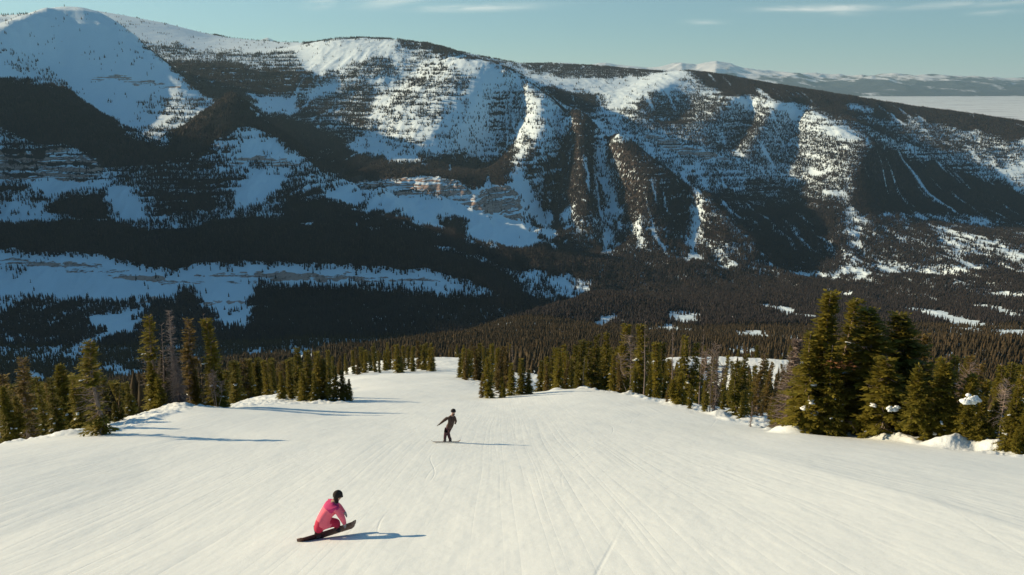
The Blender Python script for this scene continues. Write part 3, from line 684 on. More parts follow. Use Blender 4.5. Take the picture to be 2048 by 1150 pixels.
# ------------------------------------------------------------------ far forest, one mesh of small conifers
rng = np.random.default_rng(7)
def forest_mesh(name, X, Y, H, mat, tiers, sides, seed, label):
    r = np.random.default_rng(seed)
    n = len(X); Z = ground(X, Y)
    rad = H * r.uniform(.15, .24, n)
    parts = []; faces = []; per = tiers * (sides + 1)
    th0 = r.uniform(0, 6.28, n); lean = r.normal(0, .03, (n, 2))
    co = np.empty((n, per, 3), np.float32)
    for t in range(tiers):
        zb = H * (0.05 + .88 * t / tiers) if t else H * 0.0
        zt = H * (0.05 + .95 * min(1.0, (t + 1.7) / tiers)) if t < tiers - 1 else H * 1.0
        rr = rad * (1 - .82 * (t / tiers)) * r.uniform(.75, 1.15, n)
        k0 = t * (sides + 1)
        for s in range(sides):
            th = th0 + 6.2832 * s / sides + t * .5
            q = rr * r.uniform(.6, 1.25, n)
            zz = zb + H * r.uniform(-.04, .05, n) * (t > 0)
            co[:, k0 + s, 0] = X + q * np.cos(th) + lean[:, 0] * zz; co[:, k0 + s, 1] = Y + q * np.sin(th) + lean[:, 1] * zz
            co[:, k0 + s, 2] = Z + zz - .2
        co[:, k0 + sides, 0] = X + lean[:, 0] * zt; co[:, k0 + sides, 1] = Y + lean[:, 1] * zt; co[:, k0 + sides, 2] = Z + zt
        for s in range(sides): faces.append((k0 + s, k0 + (s + 1) % sides, k0 + sides))
    F = np.array(faces)[None] + (np.arange(n) * per)[:, None, None]
    me = np_mesh(name, co.reshape(-1, 3), F.reshape(-1, 3), [mat])
    attr(me, 'tone', np.repeat(r.uniform(0, 1, n), per))
    o = link(D.objects.new(name, me))
    tag(o, label, 'forest', kind='stuff')
    return o
def forest_mat(name, a, b_):
    m, nt, b = new_mat(name); g = NT(nt)
    geo = g.n('ShaderNodeNewGeometry')
    n = g.noise(g.scaled(geo.outputs['Position'], (.012, .012, .012)), 1.0, 3)
    f = g.m('ADD', g.m('MULTIPLY', g.attr('tone'), .55), g.m('MULTIPLY', n, .5), clamp=True)
    g.l(g.mix(f, a, b_), b.inputs['Base Color']); b.inputs['Roughness'].default_value = .85; b.inputs['Specular IOR Level'].default_value = .1
    return m
m_forest = forest_mat('far_conifers', (.018, .020, .023), (.054, .045, .041))
m_forest2 = forest_mat('near_valley_conifers', (.022, .022, .014), (.085, .064, .036))
FORF = FOR.astype(np.float32)
def sample(n, y0, y1, a0, a1, power, hmin, hmax, dens_s=70.):
    a = rng.uniform(a0, a1, n)
    # denser towards the camera in log distance so that trees stay about evenly spread over the ground
    u = rng.uniform(0, 1, n); L = np.log((y0 ** power + u * (y1 ** power - y0 ** power)) ** (1 / power)) if power else math.log(y0) + u * math.log(y1 / y0)
    Y = np.exp(L); X = a * Y
    f = bil(A_, L_, FORF, a, L)
    Zs = ground(X, Y); cl = clump(X, Y, Zs)
    edge = np.clip(f, 0, 1) ** .85 * 1.16 - cl
    p = smooth01(edge / .6 + .42) * np.clip(.5 + f * .6, 0, 1)
    p = np.maximum(p, (f > .14) * .05 * (rng.uniform(0, 1, n) < .6))
    # steep cliff faces stay bare
    rk = bil(A_, L_, ROCK, a, L)
    p = p * (1 - .92 * rk)
    keep = rng.uniform(0, 1, n) < p
    X, Y = X[keep], Y[keep]
    return X, Y, rng.uniform(hmin, hmax, len(X)) * rng.uniform(.5, 1.0, len(X))
def in_sight(X, Y, H, tol=0.004):
    """only what the camera could see, or see a step to the side"""
    z = ground(X, Y) + H
    e = z / Y; a = X / Y; ok = np.ones(len(X), bool)
    for f in (.55, .65, .74, .82, .88, .92, .95, .975):
        yy = Y * f; ok &= (ground(a * yy, yy) / yy) < e + tol
    return ok
def grow(name, n, y0, y1, power, hmin, hmax, mat, tiers, sides, seed, label, a0=-.74, a1=.74):
    X, Y, H = sample(n, y0, y1, a0, a1, power, hmin, hmax)
    k = in_sight(X, Y, H); X, Y, H = X[k], Y[k], H[k]
    print(name, len(X))
    return forest_mesh(name, X, Y, H, mat, tiers, sides, seed, label)
grow('mountain_forest', 900000, 3000, 8600, 1.0, 12, 21, m_forest, 2, 4, 1, 'dark conifer forest scattered over the snowy mountains across the canyon')
grow('canyon_forest', 260000, 1450, 3000, 1.6, 11, 19, m_forest, 3, 4, 2, 'dark shaded conifer forest covering the near canyon bench and valley floor')
grow('valley_forest', 80000, 455, 1480, 1.7, 7, 13, m_forest2, 5, 6, 3, 'brown green conifer forest on the sunlit slope below the ski run')
# ------------------------------------------------------------------ near trees, each a thing of its own
def tube(path, radii, sides=6):
    path = np.asarray(path, float); n = len(path)
    V = []; Fq = []
    for i in range(n):
        d = path[min(i + 1, n - 1)] - path[max(i - 1, 0)]; d = d / (np.linalg.norm(d) + 1e-9)
        a = np.cross(d, (0, 0, 1) if abs(d[2]) < .9 else (1, 0, 0)); a /= np.linalg.norm(a); b = np.cross(d, a)
        for s in range(sides):
            t = 6.28318 * s / sides
            V.append(path[i] + radii[i] * (math.cos(t) * a + math.sin(t) * b))
    for i in range(n - 1):
        for s in range(sides):
            p, q = i * sides + s, i * sides + (s + 1) % sides
            Fq.append((p, q, q + sides, p + sides))
    return V, Fq
class Acc:
    def __init__(s): s.v = []; s.f = []
    def add(s, V, Fs):
        k = len(s.v); s.v.extend(V); s.f.extend([tuple(i + k for i in f) for f in Fs])
    def tri(s, a, b, c): k = len(s.v); s.v.extend((a, b, c)); s.f.append((k, k + 1, k + 2, k + 2))
    def mesh(s, name, mat, smooth=False):
        me = D.meshes.new(name)
        me.from_pydata([tuple(v) for v in s.v], [], [tuple(dict.fromkeys(f)) for f in s.f])
        me.materials.append(mat)
        if smooth: me.polygons.foreach_set('use_smooth', [True] * len(me.polygons))
        me.update(); return me
def blob(c, r, rnd, squash=.55, n=7, m=10):
    """a lump of snow"""
    V = []; Fs = []
    ph = [rnd.uniform(0, 6.28) for _ in range(4)]
    for i in range(n + 1):
        th = math.pi * i / n
        for j in range(m):
            p = 2 * math.pi * j / m
            q = r * (1 + .22 * math.sin(2 * p + ph[0]) * math.sin(th) + .18 * math.sin(3 * p + 2 * th + ph[1]) + .12 * math.cos(4 * th + ph[2] + p))
            z = math.cos(th) * q * squash
            if z < 0: z *= .5
            V.append((c[0] + q * math.sin(th) * math.cos(p) * 1.2, c[1] + q * math.sin(th) * math.sin(p) * .9, c[2] + z))
    for i in range(n):
        for j in range(m):
            Fs.append((i * m + j, i * m + (j + 1) % m, (i + 1) * m + (j + 1) % m, (i + 1) * m + j))
    return V, Fs

def make_tree(name, H=7., Rr=.18, base=.04, seed=1, spacing=.17, per=6, frond=1.0, ragged=.35, power=.85, mat=None, side=(0, 0), tops=1, bare=0.0, snow=0, needles=True, dead=False, twist=0.0, deadband=None, rusty=False, trunk_r=.018):
    rnd = random.Random(seed)
    root = D.objects.new(name, None)
    root.empty_display_size = .3
    trunk = Acc(); crown = Acc(); twigs = Acc()
    snowpts = []
    axes = []
    for t in range(tops):
        ang = rnd.uniform(0, 6.28); off = 0 if t == 0 else rnd.uniform(.5, 1.0) * Rr * H
        hh = H if t == 0 else H * rnd.uniform(.68, .96)
        b0 = (math.cos(ang) * off * .25, math.sin(ang) * off * .25)
        b1 = (math.cos(ang) * off, math.sin(ang) * off)
        lx, ly = rnd.uniform(-.03, .03) * hh + twist * hh, rnd.uniform(-.03, .03) * hh
        wv = rnd.uniform(0, 6)
        def ax(z, b0=b0, b1=b1, hh=hh, lx=lx, ly=ly, wv=wv):
            u = z / hh; s = min(1, u * 2.2)
            return np.array((b0[0] + (b1[0] - b0[0]) * s + lx * u * u + .012 * hh * math.sin(wv + u * 5), b0[1] + (b1[1] - b0[1]) * s + ly * u * u + .012 * hh * math.cos(wv + u * 4), z))
        axes.append((ax, hh))
        zs = np.linspace(-.6, hh, 14)
        r0 = H * trunk_r * (1 if t == 0 else .7)
        tv, tf = tube([ax(z) if z > 0 else ax(0) + np.array((0, 0, z)) for z in zs], [max(.012, r0 * (1 - max(z, 0) / hh) ** .9 + .008) for z in zs], 7)
        trunk.add(tv, tf)
    for ti, (ax, hh) in enumerate(axes):
        z = base * hh + (0 if ti == 0 else hh * .25)
        while z < hh * .985:
            u = z / hh
            gap = math.sin(z * 2.1 + seed) * math.sin(z * 5.3 + seed * 2)
            for k in range(per):
                az = rnd.uniform(0, 6.283)
                bias = 1 + .55 * (math.cos(az) * side[0] + math.sin(az) * side[1])
                prof = (1 - u) ** power * (1.0 if u > .12 else .78 + u * 1.8)
                L = max(.10 + .02 * H, Rr * H * prof * bias * (1 - ragged * rnd.random() ** .7) * (1 + .3 * ragged * gap) * (.8 if ti else 1))
                if rnd.random() < ragged * .25: continue
                elev = R(-18 + 48 * u ** 1.3 + rnd.uniform(-12, 12))
                dirv = np.array((math.cos(az) * math.cos(elev), math.sin(az) * math.cos(elev), math.sin(elev)))
                p0 = ax(min(z + rnd.uniform(-.5, .5) * spacing, hh * .99))
                isdead = dead or rnd.random() < bare or (deadband and deadband[0] < u < deadband[1] and rnd.random() < .8)
                droop = -.22 * L if not isdead else rnd.uniform(-.25, .12) * L
                pt = lambda s: p0 + dirv * (L * s) + np.array((0, 0, droop * s * s + (.12 * L * s ** 4 if not isdead else 0)))
                if isdead:
                    n = 5; path = [pt(i / (n - 1)) + np.array([rnd.uniform(-.03, .03) * L for _ in range(3)]) * (i > 0) for i in range(n)]
                    tv, tf = tube(path, [.017 + .007 * L * (1 - i / n) if i < n - 1 else .005 for i in range(n)], 3)
                    twigs.add(tv, tf)
                    for q in range(int(2 + L * 6)):
                        s = rnd.uniform(.3, 1); b = pt(s); sgn = rnd.choice((-1, 1))
                        d2 = dirv * .6 + np.cross(dirv, (0, 0, 1)) * sgn * rnd.uniform(.3, .9) + np.array((0, 0, rnd.uniform(-.7, .25)))
                        l2 = (.16 + .22 * L) * rnd.uniform(.5, 1.1); w2 = .010
                        twigs.tri(b + np.array((0, 0, w2)), b - np.array((0, 0, w2)), b + d2 * l2)
                        twigs.tri(b + np.array((w2, w2, 0)), b - np.array((w2, w2, 0)), b + d2 * l2)
                    continue
                if not needles: continue
                # woody part of the branch
                if L > .5 and rnd.random() < .35:
                    tv, tf = tube([p0, pt(.5), pt(.9)], [.022, .015, .006], 3); trunk.add(tv, tf)
                lat = np.cross(dirv, (0, 0, 1)); lat /= np.linalg.norm(lat) + 1e-6
                ns = max(2, int(L / (.10 * frond)))
                for i in range(ns + 1):
                    s = .12 + .88 * i / ns
                    b = pt(s)
                    for sgn in ((-1, 1) if i < ns else (0,)):
                        fl = frond * (.12 + .20 * L * (1.15 - s) + .08) * rnd.uniform(.65, 1.25)
                        fd = dirv * rnd.uniform(.45, .95) + lat * sgn * rnd.uniform(.45, 1.0) + np.array((0, 0, rnd.uniform(-.42, .22)))
                        fd /= np.linalg.norm(fd)
                        up = np.array((rnd.uniform(-.6, .6), rnd.uniform(-.6, .6), 1.0)); wv = np.cross(fd, up); wv /= np.linalg.norm(wv) + 1e-6
                        w = fl * rnd.uniform(.20, .34)
                        tip = b + fd * fl; mid = b + fd * fl * .45 - np.array((0, 0, .03 * fl))
                        kk = len(crown.v); crown.v.extend((b, mid + wv * w, tip, mid - wv * w)); crown.f.append((kk, kk + 1, kk + 2, kk + 3))
                if L > .12 * H * Rr * 4 and rnd.random() < .25: snowpts.append((pt(.72), L))
            z += spacing * (1 - .35 * u) * rnd.uniform(.7, 1.3)
    if not (dead and per > 4):
        trunk.add(twigs.v, twigs.f); twigs = Acc()
    for nm, acc, mt in (('trunk', trunk, m_bark if not dead else m_twig), ('crown', crown, mat or m_needle), ('dead_branches', twigs, m_twig)):
        if acc.v:
            o = D.objects.new(nm, acc.mesh(nm, mt, nm == 'trunk')); o.parent = root; link(o)
    rnd.shuffle(snowpts)
    for p, L in snowpts[:snow]:
        a = Acc(); r = rnd.uniform(.07, .22) * (H / 7)
        hd = np.array((p[0], p[1])); hd = hd / (np.linalg.norm(hd) + 1e-6)
        for q in range(4):
            f_ = (q - 1.5) * r * .55
            a.add(*blob((p[0] + hd[0] * f_ + rnd.uniform(-.3, .3) * r, p[1] + hd[1] * f_ + rnd.uniform(-.3, .3) * r, p[2] + .03 - .12 * f_), r * rnd.uniform(.35, .75), rnd, rnd.uniform(.5, .8)))
        o = D.objects.new('snow_clump', a.mesh('snow_clump', m_snowcap, True)); o.parent = root; link(o)
    if rusty:
        a = Acc(); ax, hh = axes[0]
        for _ in range(60):
            c = ax(hh * .56) + np.array((rnd.uniform(-.2, .9), -.95 + rnd.uniform(-.25, .25), rnd.uniform(-.22, .16)))
            d = np.array((rnd.uniform(-1, 1), rnd.uniform(-1, 1), rnd.uniform(-.5, .2))) * .18
            a.tri(c, c + d + np.array((.03, 0, .04)), c + d - np.array((.03, 0, .04)))
        o = D.objects.new('rusty_branch', a.mesh('rusty_branch', m_rusty)); o.parent = root; link(o)
    root['design_h'] = H
    return root
KINDS = {
    'spire': dict(name='conifer', Rr=.105, seed=11, per=6, ragged=.55, spacing=.14, snow=2, power=.6),
    'spire2': dict(name='conifer', Rr=.13, seed=12, per=7, ragged=.55, spacing=.15, bare=.12, snow=3, power=.7),
    'fir': dict(name='conifer', Rr=.19, seed=13, per=6, ragged=.55, spacing=.15, snow=8, power=.75),
    'fir2': dict(name='conifer', Rr=.165, seed=14, per=6, ragged=.6, spacing=.15, snow=10, power=.65, base=.02),
    'fir3': dict(name='conifer', Rr=.21, seed=15, per=6, ragged=.55, spacing=.16, snow=3, power=.8, tops=2),
    'bushy': dict(name='conifer', Rr=.30, seed=16, per=8, ragged=.5, spacing=.15, snow=10, power=.6, tops=2, base=.01),
    'dull': dict(name='conifer', Rr=.15, seed=17, per=6, ragged=.6, spacing=.15, snow=1, power=.7, mat=m_needle_dull, bare=.1),
    'ragged': dict(name='conifer', Rr=.17, seed=18, per=6, ragged=.75, spacing=.15, side=(-.7, -.2), snow=2, power=.5, bare=.25, deadband=(.25, .55)),
    'halfdead': dict(name='conifer', Rr=.13, seed=19, per=6, ragged=.6, spacing=.15, side=(-.3, .2), snow=1, power=.55, bare=.45, mat=m_needle_dull),
    'snag': dict(name='dead_conifer', Rr=.15, seed=20, per=6, ragged=.55, spacing=.14, power=.7, dead=True, trunk_r=.013),
    'fluffy': dict(name='dead_conifer', Rr=.19, seed=21, per=11, ragged=.5, spacing=.10, power=.75, dead=True, trunk_r=.013),
    'bare': dict(name='dead_conifer', Rr=.10, seed=22, per=2, ragged=.8, spacing=.26, power=.25, dead=True, twist=.06, trunk_r=.012, base=.3),
    'gnarled': dict(name='dead_conifer', Rr=.34, seed=23, per=4, ragged=.7, spacing=.18, power=.12, dead=True, tops=3, twist=.1, trunk_r=.014, base=.35),
    'tallA': dict(name='conifer', H=8.5, Rr=.20, seed=24, per=9, ragged=.5, spacing=.14, snow=16, power=.95, side=(-.35, -.2), base=.01, rusty=True),
    'tallB': dict(name='conifer', H=8., Rr=.24, seed=25, per=9, ragged=.5, spacing=.15, snow=12, power=.5, tops=3, base=.01, bare=.12),
    'wide': dict(name='conifer', H=5., Rr=.34, seed=26, per=9, ragged=.5, spacing=.14, snow=14, power=.5, tops=3, base=.01),
}
PROTO = {}
def children(o): return [c for c in D.objects if c.parent == o]
CH = {}
used_proto = set()
tree_count = 0
def plant(kind, px, top, Y, label, group, rz=None, wf=1.0, hmax=13.):
    """a tree of this kind whose tip stands at photograph pixel (px, top), Y metres ahead"""
    global tree_count
    x, y, zt = W(px, top, Y)
    g = float(ground(x, y)); h = min(zt - g, hmax)
    if h < 1.0: print('short tree', kind, px, top, Y, round(h, 1)); return
    if kind not in PROTO:
        PROTO[kind] = make_tree(**KINDS[kind]); CH[kind] = children(PROTO[kind])
        r = PROTO[kind]; link(r)
    else:
        r = PROTO[kind].copy(); link(r)
        for c in CH[kind]:
            d = c.copy(); link(d); d.parent = r
    s = h / PROTO[kind]['design_h']
    r.location = (x, y, g - .1)
    r.scale = (s * wf, s * wf, s)
    r.rotation_euler = (0, 0, rz if rz is not None else random.uniform(0, 6.28) if kind not in ('ragged', 'halfdead', 'tallA') else random.uniform(-.4, .4))
    tag(r, label, 'tree', group)
    tree_count += 1
    return r
random.seed(5)
GL = 'conifers at the left edge of the run'
SINGLE = [
    # left edge, beyond the lip
    ('halfdead', 34, 712, 52, 'thin brownish conifer nearest the left frame edge', GL, 1.3),
    ('spire2', 50, 738, 56, 'narrow spire poking up just right of the leftmost brownish conifer', GL, 1.0),
    ('bushy', 4, 768, 46, 'low green conifer cut off by the left frame edge', GL, .8),
    ('fir', 72, 752, 58, 'thin green conifer between the brownish spire and the broad bushy conifer', GL, .8),
    ('bushy', 118, 724, 50, 'broad bushy dark green conifer left of the tall ragged one', GL, 1.0),
    ('fir', 98, 752, 47, 'short green conifer at the left foot of the broad bushy one', GL, 1.1),
    ('fir3', 146, 745, 46, 'leafy green conifer squeezed between the broad bushy and the tall ragged tree', GL, 1.1),
    ('ragged', 178, 678, 41.5, 'tall ragged conifer with bare grey lower trunk, left of the gap', GL, 1.5),
    ('wide', 205, 838, 42.5, 'small dark shrubby conifer at the foot of the tall ragged tree', GL, .8),
    ('fir', 252, 762, 55, 'rounded green conifer in the gap right of the tall ragged tree', GL, 1.3),
    ('bushy', 228, 800, 52, 'low bushy conifer behind the snow lip, right of the tall ragged tree', GL, 1.0),
    ('bushy', 265, 790, 58, 'low bushy conifer left of the standing dead group', GL, 1.1),
    # clump on the left mound
    ('ragged', 297, 628, 64, 'tall narrow conifer with green tip, left of the grey snag', GL, 1.1),
    ('bushy', 300, 722, 63, 'dense green skirt conifer at the left of the mound clump', GL, .9),
    ('bare', 313, 648, 65, 'bare leaning pole tree left of the grey snag', GL, 1.0),
    ('snag', 338, 618, 64, 'tall grey dead conifer with drooping bare twigs on the mound', GL, 1.15),
    ('fluffy', 346, 690, 63, 'shorter twiggy grey dead conifer in front of the tall snag', GL, 1.0),
    ('halfdead', 368, 634, 66, 'half dead brownish spire right of the grey snag', GL, 1.2),
    ('fir', 388, 735, 66, 'green conifer between the brown spire and the tall green spire', GL, 1.1),
    ('spire2', 414, 634, 66, 'tall green spire at the right of the mound clump', GL, 1.3),
    ('bare', 408, 624, 66.6, 'thin bare pole against the left side of the tall green spire', GL, .7),
    ('fir2', 420, 712, 65, 'dark dense conifer at the foot of the tall green spire', GL, 1.4),
    ('bushy', 440, 744, 66, 'short round dark conifer at the right end of the mound clump', GL, .85),
    ('gnarled', 425, 735, 64, 'grey broken branches sticking out of the mound clump', GL, .6),
    ('wide', 228, 846, 47, 'tiny dark shrub poking out of the snow lip', GL, .7),
    ('wide', 478, 793, 73, 'tiny bare looking shrub in the snow right of the mound clump', GL, .7),
]
GC = 'conifers of the clump on the left side of the run'
SINGLE += [
    ('fir', 592, 694, 88, 'tallest round topped conifer of the left mid run clump', GC, 1.4),
    ('spire', 575, 716, 84, 'green conifer at the left shoulder of the left mid run clump', GC, 1.5),
    ('fir2', 612, 700, 84, 'deep green conifer just right of the tallest one in the mid run clump', GC, 1.4),
    ('fir2', 632, 702, 82, 'snow dotted conifer in the middle of the left mid run clump', GC, 1.4),
    ('fir', 645, 716, 82, 'conifer right of the snow dotted one in the left mid run clump', GC, 1.4),
    ('fir2', 668, 733, 81, 'dark pointed conifer at the right of the left mid run clump', GC, 1.4),
    ('fir', 683, 740, 81, 'second dark pointed conifer from the right end of the mid run clump', GC, 1.4),
    ('bushy', 697, 756, 81, 'low dark conifer ending the left mid run clump on the right', GC, .8),
    ('fir', 560, 742, 83, 'short conifer at the left foot of the left mid run clump', GC, 1.4),
    ('fir3', 603, 735, 81, 'front conifer with snow at its feet in the left mid run clump', GC, 1.4),
    ('fir', 626, 745, 80, 'short front conifer amid white snow lumps in the mid run clump', GC, 1.4),
    ('spire2', 655, 728, 80, 'slim front conifer in the right half of the left mid run clump', GC, 1.2),
]
GR = 'conifers along the right edge of the run'
SINGLE += [
    ('fir', 975, 712, 90, 'bright green conifer standing at the left front of the right mid run clump', GR, 1.35),
    ('halfdead', 964, 745, 90, 'sparse small tree at the left foot of the bright green conifer', GR, 1.3),
    ('dull', 1000, 700, 100, 'brownish conifer behind the bright green one at the run edge', GR, 1.5),
    ('bare', 1028, 690, 98, 'pale bare trunk inside the right mid run clump', GR, .8),
    ('fir2', 1022, 725, 92, 'dark conifer in the middle of the right mid run clump', GR, 1.5),
    ('fir2', 1042, 716, 93, 'dark tall conifer in the right half of the right mid run clump', GR, 1.5),
    ('fir', 1058, 738, 93, 'dark conifer at the right end of the right mid run clump', GR, 1.5),
    ('bushy', 1004, 752, 89, 'low conifer at the front of the right mid run clump', GR, .8),
    ('fir', 1118, 702, 100, 'green conifer at the left end of the long right hand tree line', GR, 1.2),
    ('fir2', 1142, 718, 99, 'dark conifer with snow specks second in the right hand tree line', GR, 1.1),
    ('fir', 1160, 690, 104, 'green conifer left of the snow plastered post like tree', GR, 1.1),
    ('bare', 1168, 712, 99, 'thin trunk plastered with snow at the top of the roll', GR, .8),
    ('fir3', 1190, 668, 102, 'broad green conifer with snow lumps right of the roll top', GR, 1.1),
    ('fir', 1212, 664, 104, 'tall conifer right of the broad one at the roll top', GR, 1.0),
    ('spire2', 1252, 645, 98, 'tall pointed conifer left of the tangled grey branches', GR, 1.4),
    ('gnarled', 1266, 672, 96, 'tangle of grey dead branches between two tall pointed conifers', GR, .7),
    ('spire2', 1284, 646, 92, 'tall yellow green pointed conifer right of the grey tangle', GR, 1.5),
    ('bare', 1293, 640, 90, 'pale bare trunk against the yellow green pointed conifer', GR, .7),
    ('spire', 1314, 682, 86, 'slim green conifer right of the pale bare trunk', GR, 1.5),
    ('dull', 1240, 725, 92, 'dull brown green conifer low in the right hand tree line', GR, 1.3),
    ('fir', 1228, 706, 94, 'green conifer in front of the tall ones near the roll top', GR, 1.1),
    ('fir2', 1270, 735, 88, 'short dark conifer with snow at its foot under the grey tangle', GR, 1.3),
    ('fir', 1300, 740, 84, 'short green conifer under the pale bare trunk', GR, 1.2),
    ('fir3', 1376, 672, 74, 'broad yellow green conifer with pointed top left of the forked snag', GR, 1.1),
    ('bushy', 1362, 742, 72, 'bushy green conifer with snow lumps at the broad conifers foot', GR, .9),
    ('gnarled', 1428, 680, 64, 'forked pale snag with bare crooked limbs', GR, .5),
    ('snag', 1436, 700, 64, 'twiggy grey dead tree beside the forked pale snag', GR, .8),
    ('spire2', 1412, 760, 64, 'small slim green conifer at the left foot of the forked snag', GR, 1.4),
    ('bare', 1349, 648, 84, 'lone pale pole rising above the conifers left of the broad one', GR, .6),
    ('bare', 1408, 660, 78, 'lone brown pole rising behind the forked snag', GR, .6),
    ('fir3', 1488, 706, 62, 'rounded green conifer right of the forked snag', GR, 1.1),
    ('halfdead', 1525, 704, 66, 'brown half dead conifer between the rounded conifer and the pinkish dead tree', GR, 1.2),
    ('fluffy', 1593, 676, 50, 'pinkish grey dead conifer full of fine twigs, left of the great conifers', GR, 1.5),
    ('wide', 1556, 795, 52, 'low green conifer spreading left of the pinkish dead tree', GR, .9),
    ('snag', 1505, 800, 51, 'tiny bare sapling in the snow right of the rounded conifer', GR, .9),
    ('tallA', 1657, 577, 46, 'tallest conifer of the picture with a narrow yellow green tip and a rusty branch', GR, 1.45),
    ('spire', 1697, 594, 47, 'slender second tip right of the tallest conifer', GR, 1.3),
    ('fir3', 1632, 668, 45, 'green conifer on the left side of the tallest one', GR, 1.5),
    ('fir2', 1718, 640, 47, 'dark conifer holding a patch of blue snow between the two great trees', GR, 1.6),
    ('tallB', 1752, 612, 45, 'great broad conifer with several blunt tops', GR, 1.5),
    ('tallB', 1816, 622, 46, 'blunt topped conifer at the right of the great clump', GR, 1.55),
    ('dull', 1845, 662, 48, 'brownish conifer at the right rear of the great clump', GR, 1.4),
    ('bushy', 1680, 756, 44, 'dense low conifer at the foot of the tallest tree', GR, .9),
    ('bushy', 1765, 770, 43, 'dark low conifer under the great broad tree', GR, .9),
    ('bushy', 1822, 775, 42, 'low conifer with a small blue snow patch under the blunt topped tree', GR, .9),
    ('fir', 1610, 772, 47, 'small green conifer just right of the pinkish dead tree', GR, 1.3),
    ('wide', 1895, 722, 40, 'yellow green conifer left of the crooked bare branches', GR, .9),
    ('gnarled', 1935, 722, 40.5, 'crooked bare grey branches above the blue snow patch', GR, .55),
    ('bushy', 1940, 762, 39, 'bushy conifer carrying the big blue snow patch', GR, .9),
    ('fir', 1912, 708, 43, 'pointed green top behind the crooked bare branches', GR, 1.1),
    ('wide', 1968, 790, 38, 'green conifer with snow lumps right of the blue snow patch', GR, .8),
    ('gnarled', 2018, 752, 37.5, 'crooked dead tree near the right frame edge', GR, .5),
    ('fir', 2024, 722, 42, 'pointed green conifer behind the crooked dead tree at the right', GR, 1.1),
    ('bushy', 2040, 770, 36, 'dense conifer cut by the right frame edge', GR, .9),
    ('wide', 2050, 850, 34.5, 'low branches of a conifer in the lower right tree corner', GR, .9),
    ('bushy', 1868, 800, 41, 'low green conifer right of the great clump', GR, .8),
]
for kind, px, top, Y, label, grp, wf in SINGLE:
    plant(kind, px, top, Y, label, grp, None, wf)
# the big patches of shaded snow caught in two crowns
def snow_on(px, py, Y, r, seed):
    rnd = random.Random(seed); a = Acc(); p = W(px, py, Y)
    for _ in range(9):
        q = rnd.uniform(-1.5, 1.5)
        a.add(*blob((p[0] + q * r, p[1] + rnd.uniform(-.4, .4) * r, p[2] + (.5 - .6 * abs(q) + rnd.uniform(-1.0, .4)) * r), r * rnd.uniform(.35, .7), rnd, rnd.uniform(.8, 1.1)))
    return a
for (px, py, Y, r, who) in ((1728, 668, 45.6, .24, 'dark conifer holding'), (1938, 797, 37.6, .3, 'bushy conifer carrying'), (1787, 816, 40.8, .2, 'low conifer with a small blue'),):
    host = [o for o in D.objects if o.get('label', '').startswith(who)][0]
    me = snow_on(px, py, Y, r, int(px)).mesh('snow_clump', m_snowcap, True)
    o = link(D.objects.new('snow_clump', me)); o.parent = host
    sc = host.scale; cz, szn = math.cos(-host.rotation_euler.z), math.sin(-host.rotation_euler.z)
    for v in me.vertices:
        x, y, z = v.co.x - host.location.x, v.co.y - host.location.y, v.co.z - host.location.z
        v.co = ((x * cz - y * szn) / sc[0], (x * szn + y * cz) / sc[1], z / sc[2])
# bands of trees that nothing tells apart
ORD = ['leftmost', 'second', 'third', 'fourth', 'fifth', 'sixth', 'seventh', 'eighth', 'ninth', 'tenth', 'eleventh', 'twelfth', 'thirteenth', 'fourteenth', 'fifteenth', 'sixteenth', 'seventeenth', 'eighteenth', 'nineteenth', 'twentieth']
def ordinal(i): return ORD[i] if i < 20 else 'twenty-' + ORD[i - 20].replace('leftmost', 'first') if i < 29 else '%dth' % (i + 1)
def band(n, pts, kinds, where, group, jt=8, jy=.08, wf=1.15, jx=5, what='conifer'):
    """n trees along (px, top, Y) knots"""
    P = np.array(pts, float); t = np.linspace(0, len(P) - 1, n); made = []
    for k, tt in enumerate(t):
        px, top, Y = (np.interp(tt, range(len(P)), P[:, i]) for i in range(3))
        q = px + random.uniform(-jx, jx)
        o = plant(random.choice(kinds), q, top + random.uniform(-jt * .5, jt), Y * (1 + random.uniform(-jy, jy)), what, group, None, wf * random.uniform(.85, 1.2), 11.5)
        if o: made.append((q, o))
    made.sort(key=lambda m: m[0])
    for i, (q, o) in enumerate(made):
        o['label'] = (what + ' at the left end of the ' if i == 0 else ordinal(i) + ' ' + what + ' from the left in the ') + where
mix1 = ['fir', 'fir2', 'spire2', 'dull', 'fir3', 'spire']
mix2 = ['dull', 'fir2', 'spire', 'spire2', 'fir', 'halfdead']
band(12, [(462, 722, 105), (500, 716, 112), (552, 724, 100)], mix2, 'row behind the left snow mound', 'conifers in the row behind the left mound', wf=1.3)
band(14, [(455, 728, 135), (520, 722, 140), (590, 712, 130)], mix2, 'rear row behind the left snow mound', 'conifers in the second row behind the left mound', wf=1.3)
band(28, [(645, 706, 215), (720, 694, 222), (780, 690, 225), (830, 684, 228), (866, 690, 232)], mix1, 'line left of the far run', 'conifers in the lower left line', wf=1.35, jt=12)
band(20, [(640, 694, 450), (740, 688, 450), (800, 686, 450), (870, 692, 450)], mix2, 'row on the far crest', 'conifers on the far crest', wf=1.3, jx=5)
band(22, [(920, 702, 165), (940, 694, 172), (965, 690, 165), (990, 694, 150), (1015, 696, 140)], mix1, 'cluster right of the far run', 'conifers by the narrow end of the run', wf=1.2, jt=14)
band(12, [(905, 692, 430), (960, 684, 400), (1040, 690, 360)], mix2, 'rear row right of the far run', 'conifers behind the narrow end of the run', wf=1.3)
band(26, [(1085, 706, 130), (1140, 694, 128), (1220, 678, 125), (1330, 690, 118)], mix1, 'belt behind the right hand tree line', 'conifers in the belt on the right', wf=1.2, jt=22, jy=.12)
